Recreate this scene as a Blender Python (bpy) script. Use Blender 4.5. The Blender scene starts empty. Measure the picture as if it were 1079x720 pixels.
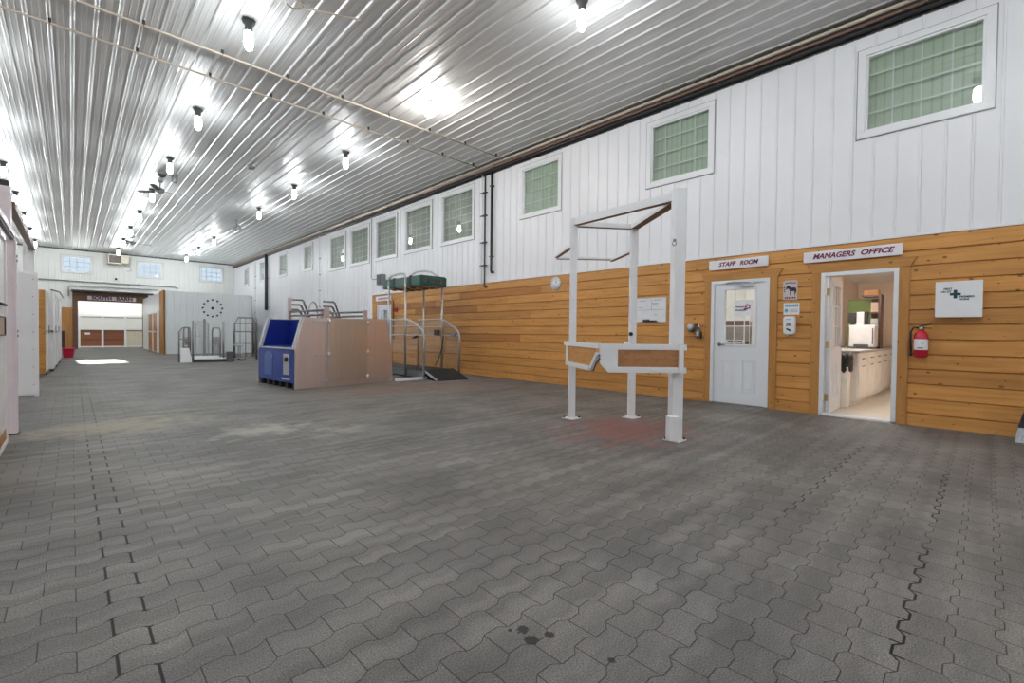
import bpy, math, random
from mathutils import Vector, Matrix
random.seed(7)
SC = bpy.context.scene
COL = SC.collection
PI = math.pi

# ------------------------------------------------------------------ materials
def _base(name):
    m = bpy.data.materials.new(name); m.use_nodes = True
    nt = m.node_tree; b = nt.nodes['Principled BSDF']
    return m, nt, b

def N(nt, t, **kw):
    n = nt.nodes.new(t)
    for k, v in kw.items(): setattr(n, k, v)
    return n

def mth(nt, op, a, b=None, c=None):
    n = nt.nodes.new('ShaderNodeMath'); n.operation = op
    for i, v in enumerate((a, b, c)):
        if v is None: continue
        if isinstance(v, (int, float)): n.inputs[i].default_value = v
        else: nt.links.new(v, n.inputs[i])
    return n.outputs[0]

def ramp(nt, src, stops):
    r = nt.nodes.new('ShaderNodeValToRGB'); e = r.color_ramp.elements
    while len(e) < len(stops): e.new(0.5)
    for el, (p, c) in zip(e, stops):
        el.position = p; el.color = (c[0], c[1], c[2], 1) if not isinstance(c, (int, float)) else (c, c, c, 1)
    nt.links.new(src, r.inputs[0]); return r.outputs[0]

def mixc(nt, f, a, b, mode='MIX'):
    n = nt.nodes.new('ShaderNodeMix'); n.data_type = 'RGBA'; n.blend_type = mode
    for s, v in ((0, f), (6, a), (7, b)):
        if isinstance(v, (int, float)): n.inputs[s].default_value = v
        elif isinstance(v, tuple): n.inputs[s].default_value = (v[0], v[1], v[2], 1)
        else: nt.links.new(v, n.inputs[s])
    return n.outputs[2]

def plain(name, col, rough=0.5, metal=0.0, var=0.05, scale=6.0, spec=0.5, bump=0.0):
    m, nt, b = _base(name)
    tc = N(nt, 'ShaderNodeTexCoord'); no = N(nt, 'ShaderNodeTexNoise')
    no.inputs['Scale'].default_value = scale; no.inputs['Detail'].default_value = 3
    nt.links.new(tc.outputs['Object'], no.inputs['Vector'])
    lo = tuple(max(0, c * (1 - var)) for c in col); hi = tuple(min(1, c * (1 + var)) for c in col)
    nt.links.new(ramp(nt, no.outputs['Fac'], [(0.3, lo), (0.7, hi)]), b.inputs['Base Color'])
    b.inputs['Roughness'].default_value = rough; b.inputs['Metallic'].default_value = metal
    b.inputs['Specular IOR Level'].default_value = spec
    if bump:
        bp = N(nt, 'ShaderNodeBump'); bp.inputs['Strength'].default_value = bump; bp.inputs['Distance'].default_value = 0.01
        nt.links.new(no.outputs['Fac'], bp.inputs['Height']); nt.links.new(bp.outputs[0], b.inputs['Normal'])
    return m

def emit(name, col, s):
    m, nt, b = _base(name)
    b.inputs['Base Color'].default_value = (0.9, 0.9, 0.9, 1)
    b.inputs['Emission Color'].default_value = (*col, 1); b.inputs['Emission Strength'].default_value = s
    return m

def glass(name, tint=(0.95, 0.97, 0.96), extra=0.0):
    m = bpy.data.materials.new(name); m.use_nodes = True; nt = m.node_tree
    nt.nodes.clear(); o = N(nt, 'ShaderNodeOutputMaterial'); t = N(nt, 'ShaderNodeBsdfTransparent')
    g = N(nt, 'ShaderNodeBsdfGlossy'); g.inputs['Roughness'].default_value = 0.02
    t.inputs[0].default_value = (*tint, 1)
    f = N(nt, 'ShaderNodeLayerWeight'); f.inputs[0].default_value = 0.5      # facing: 1 - |cos|, the same on both sides
    fac = mth(nt, 'MINIMUM', mth(nt, 'ADD', mth(nt, 'MULTIPLY', mth(nt, 'POWER', f.outputs['Facing'], 4.0), 0.9), 0.045 + extra), 1.0)
    mx = N(nt, 'ShaderNodeMixShader'); nt.links.new(fac, mx.inputs[0])
    nt.links.new(t.outputs[0], mx.inputs[1]); nt.links.new(g.outputs[0], mx.inputs[2]); nt.links.new(mx.outputs[0], o.inputs[0])
    return m

def stripes(name, c1, c2, axis, period, rough=0.6):
    """vertical blind slats: the fabric alternates between two tones"""
    m, nt, b = _base(name)
    tc = N(nt, 'ShaderNodeTexCoord'); sp = N(nt, 'ShaderNodeSeparateXYZ'); nt.links.new(tc.outputs['Object'], sp.inputs[0])
    v = mth(nt, 'FRACT', mth(nt, 'DIVIDE', sp.outputs[axis], period))
    nt.links.new(ramp(nt, v, [(0.0, c2), (0.12, c1), (0.8, c1), (1.0, c2)]), b.inputs['Base Color'])
    b.inputs['Roughness'].default_value = rough
    return m

def wood(name, base, dark, along=1, plank=0.19, z0=0.159, rough=0.45, knots=True, planks=True):
    m, nt, b = _base(name)
    tc = N(nt, 'ShaderNodeTexCoord'); sp = N(nt, 'ShaderNodeSeparateXYZ'); nt.links.new(tc.outputs['Object'], sp.inputs[0])
    zr = mth(nt, 'FLOOR', mth(nt, 'DIVIDE', mth(nt, 'SUBTRACT', sp.outputs[2], z0), plank)) if planks else None
    mp = N(nt, 'ShaderNodeMapping'); s = [14, 14, 14]; s[along] = 0.9
    mp.inputs['Scale'].default_value = s
    cb = N(nt, 'ShaderNodeCombineXYZ')
    for i in range(3):
        if planks and i == along: nt.links.new(mth(nt, 'ADD', sp.outputs[i], mth(nt, 'MULTIPLY', zr, 7.31)), cb.inputs[i])
        else: nt.links.new(sp.outputs[i], cb.inputs[i])
    nt.links.new(cb.outputs[0], mp.inputs[0])
    no = N(nt, 'ShaderNodeTexNoise'); no.inputs['Scale'].default_value = 1.6; no.inputs['Detail'].default_value = 5; no.inputs['Distortion'].default_value = 0.6
    nt.links.new(mp.outputs[0], no.inputs['Vector'])
    mid = tuple((a * 0.6 + c * 0.4) for a, c in zip(base, dark)); hi = tuple(min(1, a * 1.12) for a in base)
    col = ramp(nt, no.outputs['Fac'], [(0.3, mid), (0.52, base), (0.75, hi)])
    if planks:
        seg = mth(nt, 'FLOOR', mth(nt, 'ADD', mth(nt, 'DIVIDE', sp.outputs[along], 3.1), mth(nt, 'MULTIPLY', zr, 0.37)))
        wn = N(nt, 'ShaderNodeTexWhiteNoise'); wn.noise_dimensions = '2D'; c2 = N(nt, 'ShaderNodeCombineXYZ')
        nt.links.new(zr, c2.inputs[0]); nt.links.new(seg, c2.inputs[1]); nt.links.new(c2.outputs[0], wn.inputs['Vector'])
        tint = ramp(nt, wn.outputs['Value'], [(0.0, (0.70, 0.60, 0.56)), (0.12, (0.84, 0.80, 0.76)), (0.35, (0.95, 0.94, 0.92)), (1.0, (1.10, 1.08, 1.02))])
        col = mixc(nt, 1.0, col, tint, 'MULTIPLY')
    if knots:
        sx_ = N(nt, 'ShaderNodeSeparateXYZ'); nt.links.new(cb.outputs[0], sx_.inputs[0]); c3 = N(nt, 'ShaderNodeCombineXYZ')
        nt.links.new(mth(nt, 'MULTIPLY', sx_.outputs[along], 4.6), c3.inputs[0]); nt.links.new(mth(nt, 'MULTIPLY', sx_.outputs[1 if along == 2 else 2], 7.0), c3.inputs[1])
        vo = N(nt, 'ShaderNodeTexVoronoi'); vo.voronoi_dimensions = '2D'; vo.inputs['Scale'].default_value = 1.0; nt.links.new(c3.outputs[0], vo.inputs['Vector'])
        sv = N(nt, 'ShaderNodeSeparateColor'); nt.links.new(vo.outputs['Color'], sv.inputs[0])
        sz = mth(nt, 'MULTIPLY', mth(nt, 'GREATER_THAN', sv.outputs[0], 0.42), mth(nt, 'ADD', mth(nt, 'MULTIPLY', mth(nt, 'POWER', sv.outputs[1], 2.0), 0.075), 0.034))
        k = mth(nt, 'LESS_THAN', vo.outputs['Distance'], sz)
        col = mixc(nt, mth(nt, 'MULTIPLY', k, 0.75), col, (0.10, 0.045, 0.015))
    nt.links.new(col, b.inputs['Base Color'])
    b.inputs['Roughness'].default_value = rough; b.inputs['Specular IOR Level'].default_value = 0.35
    return m

def floor_mat():
    m, nt, b = _base('rubber_pavers')
    tc = N(nt, 'ShaderNodeTexCoord'); sp = N(nt, 'ShaderNodeSeparateXYZ'); nt.links.new(tc.outputs['Object'], sp.inputs[0])
    X, Y = sp.outputs[0], sp.outputs[1]
    # dog-bone courses: every course boundary carries the same trapezoid wave of one paver length
    tri = mth(nt, 'PINGPONG', mth(nt, 'ADD', X, 0.057), 0.1)
    trap = mth(nt, 'MINIMUM', mth(nt, 'MAXIMUM', mth(nt, 'MULTIPLY', mth(nt, 'SUBTRACT', tri, 0.05), 0.75), -0.013), 0.013)
    wob = N(nt, 'ShaderNodeTexNoise'); wob.inputs['Scale'].default_value = 0.9; wob.inputs['Detail'].default_value = 1; nt.links.new(tc.outputs['Object'], wob.inputs['Vector'])
    yy = mth(nt, 'ADD', mth(nt, 'ADD', Y, trap), mth(nt, 'MULTIPLY', wob.outputs['Fac'], 0.03))
    cb = N(nt, 'ShaderNodeCombineXYZ')
    nt.links.new(mth(nt, 'ADD', X, 40.093), cb.inputs[0]); nt.links.new(mth(nt, 'ADD', yy, 20.077), cb.inputs[1])
    br = N(nt, 'ShaderNodeTexBrick'); br.offset = 0.5; br.squash = 1.0
    nt.links.new(cb.outputs[0], br.inputs['Vector'])
    br.inputs['Scale'].default_value = 1.0; br.inputs['Brick Width'].default_value = 0.2; br.inputs['Row Height'].default_value = 0.1335
    br.inputs['Mortar Size'].default_value = 0.0026; br.inputs['Mortar Smooth'].default_value = 0.35; br.inputs['Bias'].default_value = 0.0
    br.inputs['Color1'].default_value = (0.172, 0.161, 0.153, 1); br.inputs['Color2'].default_value = (0.206, 0.194, 0.184, 1); 
    # some joints stand open and dark (two columns at the stalls, random stretches elsewhere), most are nearly closed
    c1 = mth(nt, 'LESS_THAN', mth(nt, 'ABSOLUTE', mth(nt, 'SUBTRACT', X, 0.107)), 0.012); c2_ = mth(nt, 'LESS_THAN', mth(nt, 'ABSOLUTE', mth(nt, 'SUBTRACT', X, 0.207)), 0.012)
    nj = N(nt, 'ShaderNodeTexNoise'); nj.inputs['Scale'].default_value = 1.1; nj.inputs['Detail'].default_value = 2; nt.links.new(tc.outputs['Object'], nj.inputs['Vector'])
    op = mth(nt, 'MAXIMUM', mth(nt, 'MAXIMUM', c1, c2_), ramp(nt, nj.outputs['Fac'], [(0.50, 0.0), (0.64, 1.0)]))
    nt.links.new(mixc(nt, op, (0.055, 0.052, 0.049), (0.010, 0.009, 0.009)), br.inputs['Mortar'])
    n1 = N(nt, 'ShaderNodeTexNoise'); n1.inputs['Scale'].default_value = 170; n1.inputs['Detail'].default_value = 2; nt.links.new(tc.outputs['Object'], n1.inputs['Vector'])
    n2 = N(nt, 'ShaderNodeTexNoise'); n2.inputs['Scale'].default_value = 1.3; n2.inputs['Detail'].default_value = 4; nt.links.new(tc.outputs['Object'], n2.inputs['Vector'])
    n3 = N(nt, 'ShaderNodeTexNoise'); n3.inputs['Scale'].default_value = 0.35; n3.inputs['Detail'].default_value = 3; nt.links.new(tc.outputs['Object'], n3.inputs['Vector'])
    col = mixc(nt, 1.0, br.outputs['Color'], ramp(nt, n1.outputs['Fac'], [(0.3, 0.55), (0.7, 1.48)]), 'MULTIPLY')
    col = mixc(nt, 1.0, col, ramp(nt, n2.outputs['Fac'], [(0.3, 0.74), (0.7, 1.2)]), 'MULTIPLY')
    col = mixc(nt, 1.0, col, ramp(nt, n3.outputs['Fac'], [(0.3, (0.90, 0.91, 0.93)), (0.7, (1.10, 1.07, 1.02))]), 'MULTIPLY')
    # joints that have opened up wide: two columns by the stalls and two courses on the right
    b2 = N(nt, 'ShaderNodeTexBrick'); b2.offset = 0.5; nt.links.new(cb.outputs[0], b2.inputs['Vector'])
    for k_, v_ in (('Scale', 1.0), ('Brick Width', 0.2), ('Row Height', 0.1335), ('Mortar Size', 0.0052), ('Mortar Smooth', 0.1)): b2.inputs[k_].default_value = v_
    def band(v, c, w): return mth(nt, 'LESS_THAN', mth(nt, 'ABSOLUTE', mth(nt, 'SUBTRACT', v, c)), w)
    cols = mth(nt, 'MULTIPLY', mth(nt, 'MAXIMUM', c1, c2_), band(Y, 5.9, 4.4))
    r1 = mth(nt, 'MULTIPLY', band(Y, 0.20, 0.027), band(X, 2.7, 0.62)); r2_ = mth(nt, 'MULTIPLY', band(Y, 0.20, 0.027), band(X, 4.55, 0.7)); r3 = mth(nt, 'MULTIPLY', band(Y, 0.865, 0.027), band(X, 4.6, 1.3))
    wide = mth(nt, 'MAXIMUM', mth(nt, 'MAXIMUM', cols, r1), mth(nt, 'MAXIMUM', r2_, r3))
    col = mixc(nt, mth(nt, 'MULTIPLY', mth(nt, 'MULTIPLY', b2.outputs['Fac'], wide), 0.92), col, (0.008, 0.008, 0.008))
    # courses wear in bands across the aisle
    mpb = N(nt, 'ShaderNodeMapping'); mpb.inputs['Scale'].default_value = (0.7, 9.0, 1.0); nt.links.new(cb.outputs[0], mpb.inputs[0])
    n4 = N(nt, 'ShaderNodeTexNoise'); n4.inputs['Scale'].default_value = 1.0; n4.inputs['Detail'].default_value = 2; nt.links.new(mpb.outputs[0], n4.inputs['Vector'])
    col = mixc(nt, 1.0, col, ramp(nt, n4.outputs['Fac'], [(0.32, 0.78), (0.68, 1.16)]), 'MULTIPLY')
    def spot(cx, cy, rx, ry, rag, ang=0.0):
        n = N(nt, 'ShaderNodeTexNoise'); n.inputs['Scale'].default_value = rag[0]; n.inputs['Detail'].default_value = 3
        nt.links.new(tc.outputs['Object'], n.inputs['Vector'])
        dx = mth(nt, 'DIVIDE', mth(nt, 'SUBTRACT', X, cx), rx); dy = mth(nt, 'DIVIDE', mth(nt, 'SUBTRACT', Y, cy), ry)
        d = mth(nt, 'SQRT', mth(nt, 'ADD', mth(nt, 'MULTIPLY', dx, dx), mth(nt, 'MULTIPLY', dy, dy)))
        return mth(nt, 'ADD', d, mth(nt, 'MULTIPLY', mth(nt, 'SUBTRACT', n.outputs['Fac'], 0.5), rag[1]))
    # tan sawdust drifted by the stalls, two pale patches, red glow painted into the pavers under the stocks and by the spa, wet drips
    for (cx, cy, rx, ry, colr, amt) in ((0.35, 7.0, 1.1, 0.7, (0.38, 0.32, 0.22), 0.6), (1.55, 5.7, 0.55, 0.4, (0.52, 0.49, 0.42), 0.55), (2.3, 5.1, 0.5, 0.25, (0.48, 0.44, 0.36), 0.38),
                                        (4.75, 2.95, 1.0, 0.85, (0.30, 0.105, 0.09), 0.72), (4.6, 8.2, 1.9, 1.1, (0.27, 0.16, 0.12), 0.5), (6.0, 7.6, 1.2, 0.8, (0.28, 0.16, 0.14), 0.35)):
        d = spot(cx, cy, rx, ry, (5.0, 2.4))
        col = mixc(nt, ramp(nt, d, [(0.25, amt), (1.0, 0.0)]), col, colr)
    wet = None
    for (cx, cy, r) in ((1.238, 1.205, 0.026), (1.219, 1.142, 0.030), (1.290, 1.116, 0.022), (1.347, 0.880, 0.016), (1.20, 1.235, 0.010)):
        d = spot(cx, cy, r, r, (60, 1.2)); w = ramp(nt, d, [(0.75, 0.85), (1.05, 0.0)])
        col = mixc(nt, w, col, (0.018, 0.014, 0.013))
    nt.links.new(col, b.inputs['Base Color'])
    b.inputs['Roughness'].default_value = 0.62; b.inputs['Specular IOR Level'].default_value = 0.35
    bp = N(nt, 'ShaderNodeBump'); bp.inputs['Strength'].default_value = 0.55; bp.inputs['Distance'].default_value = 0.006
    h = mth(nt, 'ADD', mth(nt, 'MULTIPLY', mth(nt, 'SUBTRACT', 1.0, br.outputs['Fac']), 1.0), mth(nt, 'MULTIPLY', n1.outputs['Fac'], 0.35))
    nt.links.new(h, bp.inputs['Height']); nt.links.new(bp.outputs[0], b.inputs['Normal'])
    return m

def steel(name, col, rough, along=2, metal=1.0, aniso=60):
    m, nt, b = _base(name)
    tc = N(nt, 'ShaderNodeTexCoord'); mp = N(nt, 'ShaderNodeMapping'); s = [aniso, aniso, aniso]; s[along] = 0.6
    mp.inputs['Scale'].default_value = s; nt.links.new(tc.outputs['Object'], mp.inputs[0])
    no = N(nt, 'ShaderNodeTexNoise'); no.inputs['Scale'].default_value = 1.0; no.inputs['Detail'].default_value = 3; nt.links.new(mp.outputs[0], no.inputs['Vector'])
    nt.links.new(ramp(nt, no.outputs['Fac'], [(0.3, tuple(c * 0.94 for c in col)), (0.7, tuple(min(1, c * 1.05) for c in col))]), b.inputs['Base Color'])
    nt.links.new(ramp(nt, no.outputs['Fac'], [(0.3, rough * 0.85), (0.7, min(1, rough * 1.15))]), b.inputs['Roughness'])
    b.inputs['Metallic'].default_value = metal
    return m

M = {}
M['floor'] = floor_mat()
M['ceil'] = steel('ceiling_steel', (0.70, 0.70, 0.695), 0.42, 1, 0.25, 20)
M['siding'] = plain('white_siding', (0.85, 0.845, 0.865), 0.38, 0, 0.015, 2)
M['annex'] = plain('grey_siding', (0.78, 0.815, 0.82), 0.45, 0, 0.015, 2)
M['endwall'] = plain('offwhite_siding', (0.85, 0.855, 0.82), 0.45, 0, 0.015, 2)
M['wood'] = wood('pine_planks', (0.61, 0.298, 0.088), (0.31, 0.116, 0.025))
M['casing'] = wood('pine_casing_upright', (0.50, 0.235, 0.065), (0.28, 0.11, 0.03), 2, planks=False)
M['casing_h'] = wood('pine_casing_level', (0.50, 0.235, 0.065), (0.28, 0.11, 0.03), 1, planks=False)
M['woodx'] = wood('pine_planks_stall', (0.52, 0.25, 0.06), (0.28, 0.11, 0.025), 0)
M['brownwood'] = wood('brown_stained_wood', (0.16, 0.075, 0.04), (0.08, 0.035, 0.02), 0, planks=False, knots=False)
M['stockwood'] = wood('reddish_stained_boards', (0.42, 0.20, 0.085), (0.24, 0.09, 0.035), 0, 0.15, 0.735)
M['redwood'] = wood('red_brown_boards', (0.27, 0.10, 0.05), (0.16, 0.06, 0.03), 0, 0.15, 0.1, knots=False)
M['white'] = plain('white_paint', (0.86, 0.86, 0.875), 0.35, 0, 0.02)
M['doorwhite'] = plain('white_door_paint', (0.80, 0.82, 0.85), 0.32, 0, 0.01)
M['stallwhite'] = plain('white_stall_sheet', (0.87, 0.85, 0.85), 0.3, 0, 0.03, 2)
M['pinkwhite'] = plain('red_glow_white_paint', (0.84, 0.72, 0.745), 0.35, 0, 0.04)  # pink tint carries the red glow on the near stall post and track
M['vinyl'] = plain('white_vinyl', (0.83, 0.83, 0.84), 0.35, 0, 0.01)
M['black'] = plain('black_plastic', (0.012, 0.012, 0.013), 0.45)
M['darkgrey'] = plain('dark_grey_metal', (0.06, 0.06, 0.06), 0.45, 0.3)
M['midgrey'] = plain('grey_metal', (0.30, 0.30, 0.30), 0.4, 0.6)
M['railgrey'] = plain('dull_grey_rail', (0.30, 0.30, 0.30), 0.65)
M['galv'] = steel('galvanised_tube', (0.58, 0.58, 0.59), 0.33, 2, 0.9, 30)
M['darktube'] = steel('dark_steel_tube', (0.30, 0.29, 0.29), 0.3, 2, 0.9, 30)
M['stainless'] = steel('brushed_stainless', (0.78, 0.695, 0.685), 0.34, 2, 0.88, 40)
M['stainless_door'] = steel('brushed_stainless_door', (0.66, 0.605, 0.56), 0.33, 2, 0.88, 40)
M['pinksteel'] = steel('red_glow_steel_post', (0.64, 0.52, 0.51), 0.42, 2, 0.6, 40)  # red glow on the spa posts is mixed into this steel colour
M['blue'] = plain('blue_fibreglass', (0.035, 0.085, 0.36), 0.25, 0, 0.08)
M['blue_panel'] = plain('highlight_blue_panel', (0.09, 0.18, 0.50), 0.2)  # lighter blue paints in the bright highlight on the arch panel
M['navy'] = plain('deep_blue_liner', (0.006, 0.02, 0.22), 0.35, 0, 0.05)
M['silver'] = plain('silver_paint', (0.62, 0.64, 0.68), 0.3, 0.4)
M['green'] = plain('dark_green_paint', (0.008, 0.078, 0.058), 0.3, 0, 0.12)
M['beige'] = plain('beige_underside', (0.52, 0.38, 0.27), 0.5)
M['rubber'] = plain('black_rubber', (0.022, 0.022, 0.022), 0.7, 0, 0.2, 40, bump=0.3)
M['deck'] = plain('grey_tread_deck', (0.16, 0.17, 0.18), 0.5)
M['maroon'] = plain('maroon_letters', (0.20, 0.012, 0.07), 0.5)
M['sign'] = plain('white_sign_board', (0.84, 0.82, 0.85), 0.4, 0, 0.01)
M['teal'] = plain('dark_teal_ink', (0.006, 0.05, 0.065), 0.5)
M['red'] = plain('red_enamel', (0.55, 0.01, 0.035), 0.22, 0, 0.05)
M['tubred'] = plain('red_plastic', (0.62, 0.015, 0.06), 0.35)
M['brass'] = plain('worn_brass', (0.55, 0.40, 0.18), 0.35, 0.9)
M['cream_pipe'] = plain('cream_pipe', (0.62, 0.52, 0.42), 0.4)
M['tanpipe'] = plain('brown_copper_pipe', (0.20, 0.12, 0.09), 0.4, 0.3)
M['cream'] = plain('cream_metal', (0.72, 0.66, 0.52), 0.45)
M['peach'] = plain('peach_wall_paint', (0.86, 0.73, 0.63), 0.7, 0, 0.01)
M['offfloor'] = plain('pale_vinyl_floor', (0.76, 0.73, 0.65), 0.35, 0, 0.06, 3)
M['offwhite'] = plain('office_white', (0.84, 0.84, 0.82), 0.6)
M['printer'] = plain('pale_grey_plastic', (0.55, 0.55, 0.55), 0.5)
M['counter'] = plain('grey_laminate', (0.42, 0.41, 0.40), 0.35)
M['olive'] = plain('olive_board', (0.14, 0.20, 0.05), 0.6)
M['shelfwood'] = plain('dark_shelf_wood', (0.10, 0.05, 0.03), 0.5)
M['orangebox'] = plain('orange_brown_box', (0.40, 0.17, 0.03), 0.5)
M['bag'] = plain('black_bag', (0.012, 0.012, 0.014), 0.25, 0, 0.1, bump=0.6, scale=20)
M['amber'] = plain('clear_bottle_blue', (0.10, 0.14, 0.17), 0.15)
M['bluesign'] = plain('pale_blue_print', (0.16, 0.42, 0.62), 0.4)
M['ivory'] = plain('ivory_sign', (0.62, 0.55, 0.55), 0.5)
M['inkpurple'] = plain('purple_ink', (0.10, 0.05, 0.10), 0.5)
M['horseblue'] = plain('slate_ink', (0.02, 0.02, 0.045), 0.5)
M['paper'] = plain('white_paper', (0.83, 0.83, 0.86), 0.6)
M['ink'] = plain('grey_pen_marks', (0.30, 0.31, 0.33), 0.6)
M['magenta'] = plain('magenta_ink', (0.24, 0.03, 0.14), 0.5)
M['bristle'] = plain('pale_bristles', (0.52, 0.54, 0.58), 0.6, 0, 0.2, 60)
M['blind_green'] = stripes('sage_vertical_blind', (0.58, 0.65, 0.54), (0.42, 0.48, 0.39), 1, 0.095)
M['blind_beige'] = stripes('taupe_vertical_blind', (0.52, 0.50, 0.44), (0.42, 0.40, 0.35), 1, 0.10)
M['blind_pale'] = plain('pale_backing', (0.82, 0.80, 0.74), 0.6)
M['pane'] = glass('window_glass')
M['pane_side'] = glass('loft_window_glass', (0.93, 0.96, 0.94), 0.05)
M['clear'] = glass('clear_side_panel', (0.97, 0.98, 0.98), 0.03)
M['bulb'] = emit('lit_bulb', (0.93, 0.98, 1.0), 150.0)
M['bulb_body'] = emit('lit_bulb_body', (0.93, 0.98, 1.0), 14.0)
M['flood'] = emit('lit_flood_bulb', (1.0, 0.97, 0.92), 60.0)
M['tube_light'] = emit('lit_diffuser', (1.0, 0.98, 0.95), 19.0)
M['panel_light'] = emit('lit_ceiling_panel', (1.0, 0.98, 0.95), 9.0)
M['offlamp'] = plain('grey_lamp_body', (0.42, 0.42, 0.42), 0.4)

# ------------------------------------------------------------------ geometry
class MB:
    def __init__(self): self.v, self.f, self.sm = [], [], []
    def add(self, vs, fs, smooth=False):
        o = len(self.v); self.v += [Vector(p) for p in vs]
        for f in fs: self.f.append([i + o for i in f]); self.sm.append(smooth)
        return self
    def box(self, x0, x1, y0, y1, z0, z1):
        return self.add([(x, y, z) for z in (z0, z1) for y in (y0, y1) for x in (x0, x1)],
                        [(0, 2, 3, 1), (4, 5, 7, 6), (0, 1, 5, 4), (2, 6, 7, 3), (0, 4, 6, 2), (1, 3, 7, 5)])
    def bar(self, p, q, w, h, up=(0, 0, 1)):
        p, q = Vector(p), Vector(q); d = (q - p).normalized(); u = Vector(up)
        if abs(d.dot(u)) > 0.98: u = Vector((1, 0, 0))
        s = d.cross(u).normalized(); u = s.cross(d).normalized()
        c = []
        for a in (p, q):
            for su, ss in ((-1, -1), (-1, 1), (1, 1), (1, -1)): c.append(a + u * (h / 2 * su) + s * (w / 2 * ss))
        return self.add(c, [(3, 2, 1, 0), (4, 5, 6, 7), (0, 1, 5, 4), (1, 2, 6, 5), (2, 3, 7, 6), (3, 0, 4, 7)])
    def tube(self, pts, r, n=8, cap=True):
        pts = [Vector(p) for p in pts]; rings = []
        ref = None
        for i, p in enumerate(pts):
            d = (pts[min(i + 1, len(pts) - 1)] - pts[max(i - 1, 0)]).normalized()
            if ref is None: ref = Vector((0, 0, 1)) if abs(d.z) < 0.9 else Vector((1, 0, 0))
            s = d.cross(ref)
            if s.length < 1e-4: s = d.cross(Vector((0, 1, 0)))
            s.normalize(); u = s.cross(d).normalized()
            rr = r[i] if isinstance(r, (list, tuple)) else r
            rings.append([p + (s * math.cos(2 * PI * k / n) + u * math.sin(2 * PI * k / n)) * rr for k in range(n)])
            ref = u
        vs = [v for rg in rings for v in rg]; fs = []
        for i in range(len(pts) - 1):
            for k in range(n): fs.append((i * n + k, i * n + (k + 1) % n, (i + 1) * n + (k + 1) % n, (i + 1) * n + k))
        self.add(vs, fs, True)
        if cap:
            o = len(self.v) - len(vs)
            self.f.append([o + k for k in range(n)][::-1]); self.sm.append(False)
            self.f.append([o + (len(pts) - 1) * n + k for k in range(n)]); self.sm.append(False)
        return self
    def lathe(self, c, prof, n=16, axis=2):
        """profile (radius, height) turned about an axis through c"""
        c = Vector(c); vs, fs = [], []
        for r, h in prof:
            for k in range(n):
                a, b2 = r * math.cos(2 * PI * k / n), r * math.sin(2 * PI * k / n)
                vs.append(c + Vector({2: (a, b2, h), 1: (a, h, b2), 0: (h, a, b2)}[axis]))
        for i in range(len(prof) - 1):
            for k in range(n): fs.append((i * n + k, i * n + (k + 1) % n, (i + 1) * n + (k + 1) % n, (i + 1) * n + k))
        fs.append(tuple(range(n))[::-1]); fs.append(tuple((len(prof) - 1) * n + k for k in range(n)))
        return self.add(vs, fs, True)
    def prism(self, poly, fn, d0, d1):
        """2-D outline (u, v) swept between depths d0..d1; fn(u, v, d) gives the world point"""
        n = len(poly); vs = [fn(u, v, d0) for u, v in poly] + [fn(u, v, d1) for u, v in poly]
        return self.add(vs, [tuple(range(n))[::-1], tuple(range(n, 2 * n))] + [(k, (k + 1) % n, n + (k + 1) % n, n + k) for k in range(n)])
    def frame(self, fn, u0, u1, v0, v1, w, d0, d1):
        """picture-frame border of width w"""
        for a, b2, c, d in ((u0, u1, v0, v0 + w), (u0, u1, v1 - w, v1), (u0, u0 + w, v0 + w, v1 - w), (u1 - w, u1, v0 + w, v1 - w)):
            self.prism([(a, c), (b2, c), (b2, d), (a, d)], fn, d0, d1)
        return self
    def rect(self, fn, u0, u1, v0, v1, d0, d1):
        return self.prism([(u0, v0), (u1, v0), (u1, v1), (u0, v1)], fn, d0, d1)
    def build(self, name, mat, parent=None, bevel=0.0, auto=True):
        me = bpy.data.meshes.new(name); off = wpos(parent) if parent else Vector((0, 0, 0))
        org = off
        me.from_pydata([tuple(p - org) for p in self.v], [], self.f); me.validate()
        for p, s in zip(me.polygons, self.sm): p.use_smooth = s
        import bmesh
        bm = bmesh.new(); bm.from_mesh(me); bmesh.ops.recalc_face_normals(bm, faces=bm.faces); bm.to_mesh(me); bm.free()
        o = bpy.data.objects.new(name, me); COL.objects.link(o); me.materials.append(mat)
        if parent: o.parent = parent
        POS[o.name] = off
        if bevel:
            md = o.modifiers.new('bevel', 'BEVEL'); md.width = bevel; md.segments = 2; md.limit_method = 'ANGLE'; md.angle_limit = 0.9
        return o
POS = {}
def wpos(o): return POS.get(o.name, Vector((0, 0, 0)))

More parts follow.
